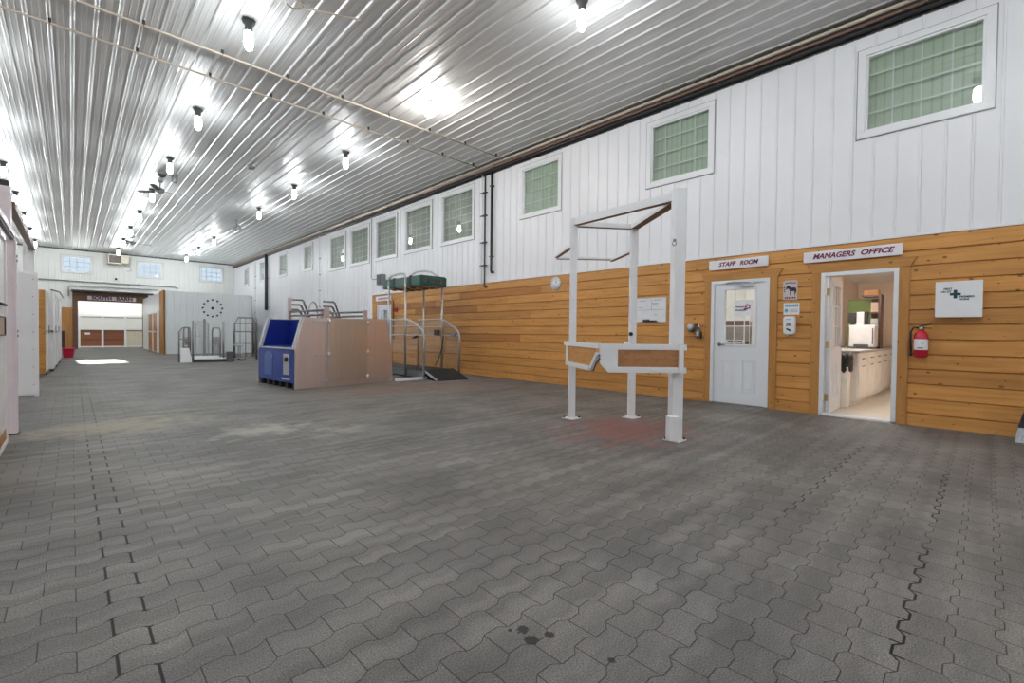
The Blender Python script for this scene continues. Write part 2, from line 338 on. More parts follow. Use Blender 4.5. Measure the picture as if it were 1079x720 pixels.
def tag(o, label=None, cat=None, group=None, kind=None):
    if label: o['label'] = label
    if cat: o['category'] = cat
    if group: o['group'] = group
    if kind: o['kind'] = kind
    return o
def thing(name, loc, label, cat, group=None, kind=None):
    o = bpy.data.objects.new(name, None); COL.objects.link(o); o.location = loc; o.empty_display_size = 0.1
    POS[o.name] = Vector(loc)
    return tag(o, label, cat, group, kind)
def single(mb, name, mat, label, cat, group=None, kind=None, bevel=0.0, base=None):
    """a thing that is one mesh; its origin goes to its base"""
    lo = Vector((sum(p.x for p in mb.v) / len(mb.v), sum(p.y for p in mb.v) / len(mb.v), min(p.z for p in mb.v))) if base is None else Vector(base)
    mb.v = [p - lo for p in mb.v]
    o = mb.build(name, mat, None, bevel); o.location = lo; POS[o.name] = lo
    return tag(o, label, cat, group, kind)
def dup(root, loc, label=None, group=None, rotz=None):
    r = root.copy(); COL.objects.link(r); r.location = loc
    if rotz is not None: r.rotation_euler = (0, 0, rotz)
    if label: r['label'] = label
    if group: r['group'] = group
    for ch in [c for c in root.children]:
        c = ch.copy(); COL.objects.link(c); c.parent = r
        for g in [x for x in ch.children]:
            d = g.copy(); COL.objects.link(d); d.parent = c
    return r

def text(body, size, mat, name, parent, mtx, shear=0.0, extrude=0.004, align='CENTER', width=None, bold=0.0):
    cu = bpy.data.curves.new(name, 'FONT'); cu.body = body; cu.size = size; cu.align_x = align; cu.align_y = 'CENTER'
    cu.shear = shear; cu.extrude = extrude; cu.offset = bold; cu.resolution_u = 3
    t = bpy.data.objects.new('tmp', cu); COL.objects.link(t)
    bpy.context.view_layer.update()
    me = bpy.data.meshes.new_from_object(t.evaluated_get(bpy.context.evaluated_depsgraph_get()))
    bpy.data.objects.remove(t); bpy.data.curves.remove(cu)
    if width:
        xs = [v.co.x for v in me.vertices]; w = max(xs) - min(xs); k = width / w
        for v in me.vertices: v.co.x *= k
    off = wpos(parent)
    for v in me.vertices: v.co = mtx @ v.co - off
    me.name = name; me.materials.clear(); me.materials.append(mat)
    o = bpy.data.objects.new(name, me); COL.objects.link(o); o.parent = parent; POS[o.name] = off
    return o
def on_right(y, z, x):      # lettering on a face looking towards -X
    return Matrix(((0, 0, -1, x), (-1, 0, 0, y), (0, 1, 0, z), (0, 0, 0, 1)))
def on_end(x, z, y):        # lettering on a face looking towards -Y
    return Matrix(((1, 0, 0, x), (0, 0, -1, y), (0, 1, 0, z), (0, 0, 0, 1)))

D, C, L, W = 7.83, 5.49, 34.92, 2.443
RW = lambda u, v, d: Vector((D - d, u, v))      # right wall: u along hall, v up, d out into the room
EW = lambda u, v, d: Vector((u, L - d, v))      # far end wall
PITCH = 0.2377
def ribbed(u0, u1, phase, rib=0.018, minor=0.003, top=0.022, foot=0.055):
    """profile (u, depth) of ribbed steel sheet: one trapezoid rib and two pencil ribs a pitch"""
    pts = [(u0, 0.0)]; k = math.floor((u0 - phase) / PITCH) - 1
    while phase + k * PITCH < u1 + PITCH:
        c = phase + k * PITCH
        for du, d in ((-foot / 2, 0), (-top / 2, rib), (top / 2, rib), (foot / 2, 0),
                      (PITCH * 0.36 - 0.012, 0), (PITCH * 0.36, minor), (PITCH * 0.36 + 0.012, 0), (PITCH * 0.64 - 0.012, 0), (PITCH * 0.64, minor), (PITCH * 0.64 + 0.012, 0)):
            if u0 < c + du < u1: pts.append((c + du, d))
        k += 1
    pts.append((u1, 0.0)); pts.sort(); return pts
def boards(v0, v1, z0, plank, groove=0.024):
    pts = [(v0, 0.0)]; k = 0
    while z0 + k * plank < v1:
        c = z0 + k * plank
        for du, d in ((-0.009, 0.0), (0.0, -groove), (0.009, 0.0)):
            if v0 < c + du < v1: pts.append((c + du, d))
        k += 1
    pts.append((v1, 0.0)); return pts
def sheet(prof, t0, t1, holes, fn):
    """profile (u, d) swept along t, with rectangular holes (u0, u1, t0, t1); fn(u, t, d)"""
    us = sorted(set([round(p[0], 5) for p in prof] + [round(h, 5) for hh in holes for h in hh[:2] if prof[0][0] < h < prof[-1][0]]))
    def dep(u):
        for (a, da), (b, db) in zip(prof, prof[1:]):
            if a - 1e-6 <= u <= b + 1e-6: return da if b - a < 1e-6 else da + (db - da) * (u - a) / (b - a)
        return 0.0
    ds = {u: dep(u) for u in us}; mb = MB()
    for a, b in zip(us, us[1:]):
        mid = (a + b) / 2; spans = [(t0, t1)]
        for h in holes:
            if h[0] < mid < h[1]:
                ns = []
                for s0, s1 in spans:
                    if h[2] > s0: ns.append((s0, min(s1, h[2])))
                    if h[3] < s1: ns.append((max(s0, h[3]), s1))
                spans = [s for s in ns if s[1] - s[0] > 1e-5]
        for s0, s1 in spans:
            mb.add([fn(a, s0, ds[a]), fn(b, s0, ds[b]), fn(b, s1, ds[b]), fn(a, s1, ds[a])], [(0, 1, 2, 3)])
    return mb
def structure(mb, name, mat, label, cat, bevel=0.0):
    return tag(mb.build(name, mat, None, bevel), label, cat, None, 'structure')

YB, XL = -9.0, -4.6     # back and left ends of the barn
# ------------------------------------------------------------------ shell
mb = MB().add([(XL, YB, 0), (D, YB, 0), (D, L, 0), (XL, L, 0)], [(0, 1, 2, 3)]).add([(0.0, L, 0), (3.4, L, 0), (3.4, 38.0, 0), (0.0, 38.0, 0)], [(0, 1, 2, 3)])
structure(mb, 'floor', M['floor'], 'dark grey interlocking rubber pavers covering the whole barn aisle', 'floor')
mb = sheet(ribbed(XL, D, 0.03), YB, L, [], lambda u, t, d: Vector((u, t, C - d)))
structure(mb, 'ceiling', M['ceil'], 'ribbed silver steel ceiling running the length of the hall', 'ceiling')

# windows of the right wall: y0, y1, z0, z1, columns, rows, blind, label
RWIN = [(-0.02, 1.29, 3.85, 5.05, 4, 4, 'blind_green', 'large high window with sage blind, nearest on the right wall above the first aid cabinet'),
        (3.24, 4.50, 3.88, 5.10, 4, 4, 'blind_green', 'high sage window above the staff room side of the white stocks'),
        (6.58, 7.87, 3.88, 5.13, 4, 4, 'blind_green', 'high sage window just right of the vertical black pipes'),
        (9.62, 11.18, 3.66, 5.15, 5, 6, 'blind_beige', 'tall taupe window just left of the vertical pipes'),
        (11.62, 13.22, 3.66, 5.12, 5, 6, 'blind_beige', 'second tall taupe window left of the vertical pipes'),
        (13.66, 15.20, 3.64, 5.10, 5, 6, 'blind_beige', 'third tall taupe window left of the vertical pipes, above the electrical box'),
        (15.64, 17.24, 3.64, 5.09, 5, 6, 'blind_beige', 'fourth tall taupe window left of the vertical pipes'),
        (17.62, 19.22, 3.64, 5.08, 5, 6, 'blind_beige', 'fifth tall taupe window left of the vertical pipes'),
        (21.05, 22.25, 3.90, 5.13, 4, 4, 'blind_pale', 'small pale high window right of the black conduit, nearer one'),
        (24.43, 25.75, 3.92, 5.12, 4, 4, 'blind_pale', 'small pale high window right of the black conduit, farther one'),
        (28.15, 29.15, 3.90, 5.10, 4, 4, 'blind_pale', 'small bright high window just left of the black conduit'),
        (31.45, 32.50, 3.90, 5.02, 4, 4, 'blind_pale', 'small pale high window nearest the far right corner')]
DOOR1 = (2.335, 3.23, 0.0, 2.04)      # staff room opening
DOOR2 = (0.80, 1.66, 0.0, 2.05)       # office opening
DOOR3 = (13.98, 14.96, 0.0, 2.07)
tr = 0.075
mb = sheet(ribbed(YB, L, 0.151, 0.012, 0.0, 0.016, 0.030), W, 5.25, [(a + tr, b - tr, c + tr, d - tr) for a, b, c, d, *_ in RWIN], RW)
mb2 = sheet(ribbed(15.37, L, 0.151, 0.012, 0.0, 0.016, 0.030), 0.0, W, [], RW); mb.add(mb2.v, mb2.f)
wall_r = structure(mb, 'wall_right', M['siding'], 'long right wall of white ribbed siding over pine planks', 'wall')
mb = sheet(boards(0.0, W, 0.159, 0.19), YB, 15.37, [], lambda u, t, d: RW(t, u, d + 0.012))
mb = MB()
pb = boards(0.0, W, 0.159, 0.19)
holes = [(c, d, a, b) for a, b, c, d in (DOOR1, DOOR2, DOOR3)]
mb = sheet(pb, YB, 15.37, [(h[0] - 0.001, h[1], h[2], h[3]) for h in holes], lambda u, t, d: RW(t, u, d + 0.024))
mb.box(D - 0.012, D + 0.01, 15.35, 15.375, 0, W)
mb.build('wood_planking', M['wood'], wall_r)['label'] = 'varnished pine planks on the lower wall'
mb = MB().rect(RW, YB, 15.40, W - 0.004, W + 0.030, 0.0, 0.035)
mb.build('drip_flashing', M['siding'], wall_r)
mb = MB().rect(RW, YB, L, 5.25, C, -0.02, -0.01); mb.rect(RW, YB, L, 5.235, 5.252, -0.02, 0.03)
mb.build('dark_gap', M['darkgrey'], wall_r)['label'] = 'dark gap between siding and ceiling'
# backing behind the wall so that no daylight leaks in
def window(n, fn, y0, y1, z0, z1, cols, rows, label, blind=None, pane='pane_side', depth=0.03, gridm='vinyl'):
    w = thing('window_%d' % n, fn((y0 + y1) / 2, z0, 0), label, 'window', None, 'structure')
    mb = MB().frame(fn, y0, y1, z0, z1, 0.085, -0.10, depth); mb.build('window_frame', M['vinyl'], w, 0.004)
    MB().frame(fn, y0 - 0.012, y1 + 0.012, z0 - 0.012, z1 + 0.012, 0.012, -0.02, 0.016).build('drip_channel', M['midgrey'], w)['label'] = 'thin grey outline channel'
    a, b, c, d = y0 + 0.085, y1 - 0.085, z0 + 0.085, z1 - 0.085
    MB().frame(fn, a, b, c, d, 0.028, -0.06, 0.005).build('sash', M['vinyl'], w)
    mb = MB()
    for i in range(1, cols):
        u = a + (b - a) * i / cols; mb.rect(fn, u - 0.009, u + 0.009, c + 0.02, d - 0.02, -0.045, -0.031)
    for i in range(1, rows):
        v = c + (d - c) * i / rows; mb.rect(fn, a + 0.02, b - 0.02, v - 0.009, v + 0.009, -0.0445, -0.0315)
    mb.build('muntin_grid', M[gridm], w)
    MB().rect(fn, a + 0.01, b - 0.01, c + 0.01, d - 0.01, -0.028, -0.024).build('glass_pane', M[pane], w)
    if blind: MB().rect(fn, y0 + 0.02, y1 - 0.02, z0 + 0.02, z1 - 0.02, -0.115, -0.10).build('blind', M[blind], w)
    return w
nwin = 0
for r in RWIN:
    nwin += 1
    window(nwin, RW, r[0], r[1], r[2], r[3], r[4], r[5], r[7], r[6])
# dark drip cap over near windows is part of the frame

# far end wall with the South Barn opening and three daylight windows
EWIN = [(-0.41, 0.86, 4.18, 5.16, 'bright end wall window left of the unit heater'),
        (2.78, 4.04, 4.20, 5.17, 'bright end wall window right of the unit heater'),
        (5.90, 7.20, 4.22, 5.20, 'bright end wall window nearest the right corner')]
mb = sheet(ribbed(XL, D, 0.1, 0.012, 0.0, 0.016, 0.030), 0.0, C, [(a + tr, b - tr, c + tr, d - tr) for a, b, c, d, _ in EWIN] + [(0.25, 3.04, -0.01, 2.67)], EW)
structure(mb, 'wall_end', M['endwall'], 'far end wall of off white ribbed siding over the barn opening', 'wall')
for a, b, c, d, lab in EWIN:
    nwin += 1
    window(nwin, EW, a, b, c, d, 4, 3, lab, None, 'pane', 0.03, 'midgrey')
mb = MB().box(D + 0.12, D + 0.2, YB, L + 0.2, 2.5, C + 0.3)  # unseen sheet added behind the loft windows to keep daylight out
structure(mb, 'daylight_backing', M['offwhite'], 'unseen sheet added behind the loft windows to block daylight', 'added backing')
mb = MB().box(XL - 0.02, XL, YB, L, 0, C); structure(mb, 'wall_left', M['siding'], 'white wall beyond the stalls on the left', 'wall')
mb = MB().box(XL, D, YB - 0.02, YB, 0, C); structure(mb, 'wall_back', M['siding'], 'white wall behind the camera', 'wall')
mb = MB().rect(EW, XL, D, C - 0.06, C - 0.0, 0.0, 0.06)
structure(mb, 'trim_2', M['darkgrey'], 'thin dark trim where the end wall meets the ceiling', 'trim')

# South Barn opening: brown frame, sign, and the aisle beyond
d3 = thing('door_3', (1.65, L, 0), 'wide brown framed barn opening in the far end wall', 'doorway', None, 'structure')
MB().rect(EW, 0.03, 0.25, 0, 3.18, -0.12, 0.10).build('jamb', M['brownwood'], d3)
MB().rect(EW, 3.04, 3.30, 0, 3.18, -0.12, 0.10).build('jamb', M['brownwood'], d3)
MB().rect(EW, 0.25, 3.04, 2.67, 3.18, -0.12, 0.10).build('header', M['brownwood'], d3)
MB().rect(EW, -0.02, 3.5, 3.18, 3.24, -0.05, 0.75).build('canopy', M['darkgrey'], d3)
s = thing('hanging_sign', (1.68, L - 0.12, 2.74), 'long white SOUTH BARN sign on the brown header', 'sign')
MB().rect(EW, 0.64, 2.73, 2.745, 2.965, 0.11, 0.13).build('board', M['ivory'], s)
text('SOUTH', 0.25, M['inkpurple'], 'lettering', s, on_end(1.24, 2.855, L - 0.133), 0, 0.004, width=0.85, bold=0.014)
text('BARN', 0.25, M['inkpurple'], 'lettering', s, on_end(2.22, 2.855, L - 0.133), 0, 0.004, width=0.72, bold=0.014)
# aisle walls and roof beyond
mb = MB().box(-0.05, 0.0, L + 0.12, 38, 0, 4).box(3.4, 3.45, L + 0.12, 38, 0, 4).box(-0.05, 3.45, 37.95, 38, 0, 4).box(-0.05, 3.45, L + 0.12, 38, 4, 4.05)
structure(mb, 'wall_far', M['endwall'], 'white walls of the aisle beyond the barn opening', 'wall')
sf = thing('horse_stall', (1.7, 36.7, 0), 'white framed stall fronts with brown kickboards seen through the barn opening', 'stall front')
bays = [(0.36, 1.30, 'redwood'), (1.36, 2.34, 'redwood'), (2.40, 3.30, 'cream')]
mb = MB()
for x in (0.30, 1.33, 2.37, 3.32): mb.box(x - 0.05, x + 0.05, 36.62, 36.74, 0, 1.92)
for z in (0.06, 1.10, 1.88): mb.box(0.27, 3.35, 36.67, 36.73, z - 0.035, z + 0.035)
mb.build('frame', M['white'], sf)
for a, b, k in bays:
    MB().box(a, b, 36.69, 36.71, 0.1, 1.0).build('kickboard', M[k], sf)
    MB().box(a, b, 36.70, 36.715, 1.14, 1.85).build('upper_panel', M['endwall'], sf)
    MB().box(a, b, 36.655, 36.70, 1.0, 1.06).build('dark_rail', M['brownwood'], sf)
    MB().box(a, b, 36.68, 36.70, 1.80, 1.845).build('dark_strip', M['midgrey'], sf)  # thin grey strip along the top of the upper panel
MB().box(0.55, 0.78, 36.675, 36.69, 0.78, 0.90).build('name_plate', M['sign'], sf)
lampb = thing('ceiling_lamp', (1.7, 36.2, 3.6), 'ceiling lamp in the aisle beyond the barn opening', 'lamp')
MB().lathe((1.7, 36.2, 3.88), [(0.07, 0.12), (0.07, 0.0)], 10).build('socket', M['darkgrey'], lampb)
MB().lathe((1.7, 36.2, 3.6), [(0.02, 0), (0.055, 0.04), (0.06, 0.2), (0.045, 0.28)], 10).build('bulb', M['bulb'], lampb)

# grey annex room at the far right
AY = 25.95
AF = lambda u, v, d: Vector((u, AY - d, v))
mb = sheet(ribbed(3.05, 6.62, 0.05, 0.012, 0.003), 0, 2.88, [], AF)
mb.box(6.60, 6.62, AY, L - 0.02, 0, 2.88); mb.box(3.05, 6.62, AY, L - 0.02, 2.86, 2.90)
mb.box(3.06, 3.08, AY, L - 0.15, 0.0, 2.88)
structure(mb, 'wall_annex', M['annex'], 'pale grey siding room standing in the far right corner', 'wall')
structure(MB().box(3.048, 3.058, AY + 0.05, L - 0.15, 2.0, 2.87), 'trim_5', M['siding'], 'white upper cladding on the side of the grey room', 'trim')
mb = MB().rect(AF, 3.02, 3.045, 0.0, 2.93, -1.5, 0.03).rect(AF, 2.98, 3.06, 0, 2.93, -0.12, 0.03)
structure(mb, 'trim_3', M['casing'], 'orange wooden corner board of the grey room', 'trim')
st = thing('stall_door', (3.0, 29.5, 0), 'wooden sliding stall door in a white frame on the side of the grey room', 'stall door')
MB().box(3.00, 3.045, 27.9, 31.6, 0.05, 1.95).build('door_panel', M['casing'], st)
mb = MB()
for y in (27.85, 29.6, 31.6): mb.box(2.97, 3.045, y - 0.06, y + 0.06, 0.0, 2.0)
mb.box(2.98, 3.045, 27.85, 31.6, 1.93, 2.0).box(2.98, 3.045, 27.85, 31.6, 0.98, 1.05).build('door_frame', M['white'], st)
MB().box(2.965, 2.97 + 0.01, 28.2, 28.24, 0.9, 1.2).build('latch', M['darkgrey'], st)

ck = thing('wall_clock', (4.9, AY - 0.03, 1.85), 'large wall clock of twelve black markers on the grey siding', 'clock')
for i in range(12):
    a = PI / 2 - i * PI / 6; r = 0.40; u, v = 4.90 + r * math.cos(a), 2.18 + r * math.sin(a)
    MB().lathe((u, AY - 0.026, v), [(0.045, 0.006), (0.045, -0.006)], 10, 1).build('hour_marker', M['black'], ck)
MB().lathe((4.90, AY - 0.03, 2.18), [(0.06, 0.018), (0.06, -0.012)], 14, 1).build('hub', M['black'], ck)
MB().bar((4.90, AY - 0.036, 2.18), (4.97, AY - 0.036, 2.33), 0.012, 0.025, (0, 1, 0)).build('hour_hand', M['darkgrey'], ck)
MB().bar((4.90, AY - 0.040, 2.18), (4.93, AY - 0.040, 2.10), 0.010, 0.018, (0, 1, 0)).build('minute_hand', M['darkgrey'], ck)

# tracks on the end wall
def rail(pts, r, name, mat, label, cat, group=None, n=8):
    return single(MB().tube(pts, r, n), name, mat, label, cat, group)
ut_ = thing('door_track', (0.6, L - 0.1, 3.7), 'upper grey sliding door track across the far end wall', 'door track')
MB().tube([(-3.5, L - 0.10, 3.74), (4.62, L - 0.10, 3.74), (4.75, L - 0.10, 3.66)], 0.035, 8).build('rail', M['railgrey'], ut_)
for k in range(6): MB().box(-3.2 + k * 1.5, -3.1 + k * 1.5, L - 0.10, L, 3.77, 3.79).build('bracket', M['midgrey'], ut_)
rail([(-0.12, L - 0.12, 2.9), (-0.12, L - 0.12, 3.42), (-0.06, L - 0.12, 3.48), (3.8, L - 0.12, 3.50)], 0.03, 'door_track', M['galv'], 'lower pale sliding door track bending down left of the barn opening', 'door track')
h = thing('unit_heater', (1.95, 34.2, 4.78), 'cream unit heater with dark grille hung above the barn opening', 'heater')
MB().box(1.48, 2.08, 34.0, 34.75, 4.80, 5.30).build('cabinet', M['cream'], h, 0.01)
mb = MB().frame(lambda u, v, d: Vector((u, 34.0 - d, v)), 1.48, 2.08, 4.80, 5.30, 0.04, 0, 0.03)
mb.build('bezel', M['cream'], h)
MB().box(1.52, 2.04, 33.985, 34.0, 4.84, 5.26).build('grille_back', M['black'], h)
mb = MB()
for i in range(8): mb.box(1.52, 2.04, 33.972, 33.985, 4.86 + i * 0.05, 4.872 + i * 0.05)
mb.build('grille', M['tanpipe'], h)
MB().box(2.08, 2.34, 34.05, 34.6, 4.86, 5.28).build('side_box', M['cream'], h, 0.01)
MB().tube([(2.0, 34.3, 5.30), (2.0, 34.3, 5.47)], 0.02).build('hanger_rod', M['midgrey'], h)
MB().tube([(1.55, 34.3, 5.3), (1.55, 34.3, 5.47)], 0.02).build('hanger_rod', M['midgrey'], h)
single(MB().tube([(2.2, L - 0.03, 4.85), (2.5, L - 0.03, 4.72), (2.55, L - 0.03, 4.55), (2.35, L - 0.03, 4.5)], 0.012, 6), 'hanging_cable', M['midgrey'], 'thin grey cable looping below the unit heater', 'cable')
sp_ = thing('security_light', (1.85, L - 0.08, 3.95), 'small dark pipe mounted light on the end wall over the barn opening', 'light')
MB().lathe((1.85, L - 0.10, 3.95), [(0.05, 0), (0.06, 0.06), (0.02, 0.12)], 10).build('head', M['darkgrey'], sp_)
MB().tube([(1.85, L - 0.012, 4.3), (1.85, L - 0.06, 4.05)], 0.015, 6).build('wall_mount', M['white'], sp_)

# ------------------------------------------------------------------ ceiling lamps
def lamp_proto():
    t = thing('ceiling_lamp', (1.81, 7.21, C), '', 'lamp')
    x, y = 1.81, 7.21
    MB().lathe((x, y, C), [(0.085, -0.022), (0.075, -0.05), (0.05, -0.07), (0.05, -0.16), (0.042, -0.17)], 14).build('socket', M['darkgrey'], t)
    MB().lathe((x, y, C), [(0.045, -0.165), (0.060, -0.19), (0.062, -0.32)], 12).build('bulb_body', M['bulb_body'], t)
    MB().lathe((x, y, C), [(0.062, -0.32), (0.058, -0.34), (0.040, -0.40), (0.020, -0.42)], 12).build('bulb', M['bulb'], t)
    return t
lp = lamp_proto(); used = False
mid = [(1.81, 3.7 + 3.57 * k) for k in range(-3, 9)]; rgt = [(4.79, 3.72 + 3.55 * k) for k in range(-3, 9)]; lft = [(-1.27, 3.5 + 3.6 * k) for k in range(-3, 9)]
PX = {}
def where(x, y, k, row):
    o = ['nearest', 'second', 'third', 'fourth', 'fifth', 'sixth', 'seventh', 'eighth', 'ninth', 'tenth', 'eleventh', 'twelfth']
    return 'lit lamp in the %s ceiling row, %s in view from the camera' % (row, o[k])
midl = {4: 'nearest lit lamp of the middle ceiling row, its big bulb close to the ceiling pipes', 5: 'second lit lamp of the middle ceiling row', 6: 'third lit lamp of the middle ceiling row, just before the near ceiling fan', 7: 'fourth lit lamp of the middle ceiling row, beside the fan blades', 8: 'fifth lit lamp of the middle ceiling row, just past the near fan', 9: 'sixth lit lamp of the middle ceiling row', 10: 'seventh lit lamp of the middle ceiling row, by the far fan', 11: 'last lit lamp of the middle ceiling row, in front of the unit heater'}
rgtl = {3: 'nearest lit lamp of the right ceiling row, at the top edge of the photo', 5: 'lit lamp of the right ceiling row just beyond the ceiling pipes', 6: 'lit lamp of the right ceiling row two past the glaring flood lamp', 7: 'lit lamp of the right ceiling row just before the unlit grey one', 9: 'third from last lit lamp of the right ceiling row', 10: 'second from last lit lamp of the right ceiling row', 11: 'last lit lamp of the right ceiling row, nearest the far end wall'}
lftl = {7: 'nearest lit lamp of the left ceiling row, at the left photo edge', 9: 'lit lamp of the left ceiling row, just right of the brown stall beam', 10: 'second to last lamp of the left ceiling row', 11: 'last lamp of the left ceiling row, by the end wall'}
for row, lst, labs in (('middle', mid, midl), ('right', rgt, rgtl), ('left', lft, lftl)):
    for k, (x, y) in enumerate(lst):
        if row == 'right' and k in (4, 8): continue
        if y > 34.4: y = 34.0
        if row == 'left' and k > 8: y -= 0.0
        lab = labs.get(k, 'lamp of the %s ceiling row behind or beside the camera' % row)
        g = 'ceiling lamps of the %s row' % row
        if not used: lp.location = (x, y, C); lp['label'] = lab; lp['group'] = g; used = True
        else: dup(lp, (x, y, C), lab, g)
fl = thing('flood_lamp', (4.85, 7.31, C), 'glaring bare flood lamp by the ceiling pipes', 'lamp')
MB().lathe((4.85, 7.31, C), [(0.07, -0.02), (0.06, -0.08)], 14).build('socket', M['darkgrey'], fl)
MB().lathe((4.85, 7.31, C), [(0.05, -0.08), (0.115, -0.15), (0.12, -0.2), (0.09, -0.28), (0.03, -0.31)], 16).build('bulb', M['flood'], fl)
ul = thing('motion_sensor', (4.71, 20.7, C), 'unlit grey twin head fixture in the right ceiling row', 'lamp')
MB().lathe((4.71, 20.7, C), [(0.06, -0.001), (0.05, -0.12)], 12).build('ceiling_mount', M['offlamp'], ul)
MB().tube([(4.71, 20.7, C - 0.12), (4.71, 20.7, C - 0.22), (4.62, 20.65, C - 0.36)], [0.03, 0.05, 0.075], 10).build('head', M['offlamp'], ul)
MB().tube([(4.71, 20.7, C - 0.15), (4.84, 20.75, C - 0.25), (4.88, 20.75, C - 0.34)], [0.03, 0.05, 0.07], 10).build('head', M['offlamp'], ul)
sd = thing('smoke_detector', (3.45, 13.6, C), 'small pale round detector on the ceiling between two lamp rows', 'detector')
MB().lathe((3.45, 13.6, C), [(0.10, -0.02), (0.10, -0.06), (0.06, -0.09)], 16).build('body', M['midgrey'], sd)
cd = thing('dome_camera', (1.83, 16.0, C), 'small dome on the ceiling beside the near fan', 'detector')
MB().lathe((1.83, 16.0, C), [(0.11, -0.001), (0.11, -0.05)], 16).build('ceiling_mount', M['midgrey'], cd)
MB().lathe((1.83, 16.0, C), [(0.10, -0.05), (0.08, -0.10), (0.03, -0.13)], 16).build('dome', M['darkgrey'], cd)
cs = thing('ceiling_speaker', (2.08, 15.9, C), 'small dark cylinder fixture on the ceiling by the near fan', 'fixture')
MB().lathe((2.10, 15.9, C), [(0.07, -0.02), (0.07, -0.2), (0.05, -0.24)], 12).build('body', M['midgrey'], cs)

def fan(x, y, label, a0):
    f = thing('ceiling_fan', (x, y, C), label, 'fan', 'ceiling fans')
    MB().lathe((x, y, C), [(0.07, -0.02), (0.06, -0.06), (0.018, -0.07), (0.018, -0.24)], 12).build('down_rod', M['midgrey'], f)
    MB().lathe((x, y, C), [(0.04, -0.22), (0.11, -0.25), (0.12, -0.33), (0.06, -0.38)], 16).build('motor', M['midgrey'], f)
    for k in range(3):
        a = a0 + k * 2 * PI / 3; d = Vector((math.cos(a), math.sin(a), 0)); s = Vector((-d.y, d.x, 0.18)).normalized()
        o = Vector((x, y, C - 0.31)); pts = []
        for r, w in ((0.10, 0.03), (0.2, 0.055), (0.62, 0.075), (0.70, 0.05)):
            pts.append((o + d * r - s * w, o + d * r + s * w))
        vs = []
        for p, q in pts: vs += [p, q, q + Vector((0, 0, 0.008)), p + Vector((0, 0, 0.008))]
        fs = []
        for i in range(3):
            b = i * 4
            for j in range(4): fs.append((b + j, b + (j + 1) % 4, b + 4 + (j + 1) % 4, b + 4 + j))
        fs += [(3, 2, 1, 0), (12, 13, 14, 15)]
        MB().add(vs, fs).build('blade', M['darkgrey'] if k != 1 else M['midgrey'], f)
fan(1.88, 16.85, 'grey three blade ceiling fan nearer the camera, beside the fourth middle lamp', 0.15)
fan(2.09, 28.0, 'thin bladed ceiling fan near the far end wall', 0.05)

# ceiling pipes and hangers
for nm, y, z, lab in (('ceiling_pipe', 9.17, C - 0.05, 'cream ceiling pipe crossing the hall, the farther of the pair'), ('ceiling_pipe', 8.29, C - 0.05, 'cream ceiling pipe crossing the hall, the nearer of the pair')):
    p = thing(nm, (1.6, y, C - 0.09), lab, 'pipe', 'pipes across the ceiling')
    MB().tube([(XL, y, C - 0.09), (7.62, y, C - 0.09)], 0.016, 8).build('tube', M['cream_pipe'], p)
    for k in range(10):
        x = -1.15 + k * 0.95
        mb = MB().bar((x, y, C - 0.019), (x, y, C - 0.075), 0.02, 0.035).tube([(x, y - 0.03, C - 0.09), (x, y, C - 0.062), (x, y + 0.03, C - 0.09), (x, y, C - 0.115), (x, y - 0.03, C - 0.09)], 0.006, 6)
        mb.build('hanger', M['darkgrey'], p)
ring = thing('ceiling_hook_ring', (2.13, 6.41, C), 'pale hoop conduit at the top edge of the photo', 'conduit')
MB().tube([(2.13 + 0.10 * math.cos(a * PI / 8), 6.41 + 0.10 * math.sin(a * PI / 8), C - 0.05) for a in range(17)], 0.012, 6).build('hoop', M['cream_pipe'], ring)
MB().tube([(2.23, 6.41, C - 0.05), (2.9, 6.1, C - 0.04)], 0.012, 6).build('lead', M['cream_pipe'], ring)

# pipes along the top of the right wall
for (z, x, r, mat, lab) in ((5.42, 7.70, 0.026, 'cream_pipe', 'cream pipe running along the top of the right wall'), (5.35, 7.73, 0.030, 'tanpipe', 'brown copper pipe just below the cream one along the top of the right wall'), (5.285, 7.745, 0.036, 'black', 'black pipe, lowest of the three along the top of the right wall')):
    p = thing('wall_pipe', (x, 10, z - r), lab, 'pipe', 'pipes along the right wall')
    MB().tube([(x, YB, z), (x, L - 0.1, z)], r, 8).build('tube', M[mat], p)
    for k in range(12):
        y = 0.6 + 2.7 * k
        MB().box(x - r - 0.008, D, y - 0.015, y + 0.015, z + r - 0.006, z + r + 0.012).build('bracket', M['darkgrey'], p)
# vertical pipes
def vpipe(y, x, r, z0, z1, mat, lab, foot=None, clips=(), clipm='darkgrey'):
    p = thing('vertical_pipe', (x, y, z0), lab, 'pipe', 'vertical pipes on the right wall')
    pts = [(x, y, z0), (x, y, z1)]
    if foot: pts = [(x, y - 0.09, z0 - 0.03), (x, y - 0.02, z0 - 0.03), (x, y, z0)] + pts[1:]
    MB().tube(pts, r, 8).build('tube', M[mat], p)
    for z in clips: MB().box(x - r - 0.008, D - 0.002, y - 0.05, y + 0.05, z - 0.012, z + 0.012).build('pipe_mount', M[clipm], p)
vpipe(9.26, 7.785, 0.016, 2.40, 5.26, 'white', 'thin white conduit, leftmost of the vertical pipes on the right wall', None, (2.9, 3.5, 4.2, 4.8))
vpipe(9.13, 7.78, 0.022, 2.36, 5.26, 'darkgrey', 'slim dark pipe, second of the vertical pipes on the right wall', True, (2.9, 3.5, 4.2, 4.8))
vpipe(8.86, 7.77, 0.030, 2.72, 5.26, 'black', 'thick black pipe, rightmost of the vertical pipes on the right wall', True, (3.1, 4.9))
vpipe(27.5, 7.71, 0.085, 2.25, 5.30, 'darkgrey', 'dark square downpipe far along the right wall', None, (2.4, 4.0))
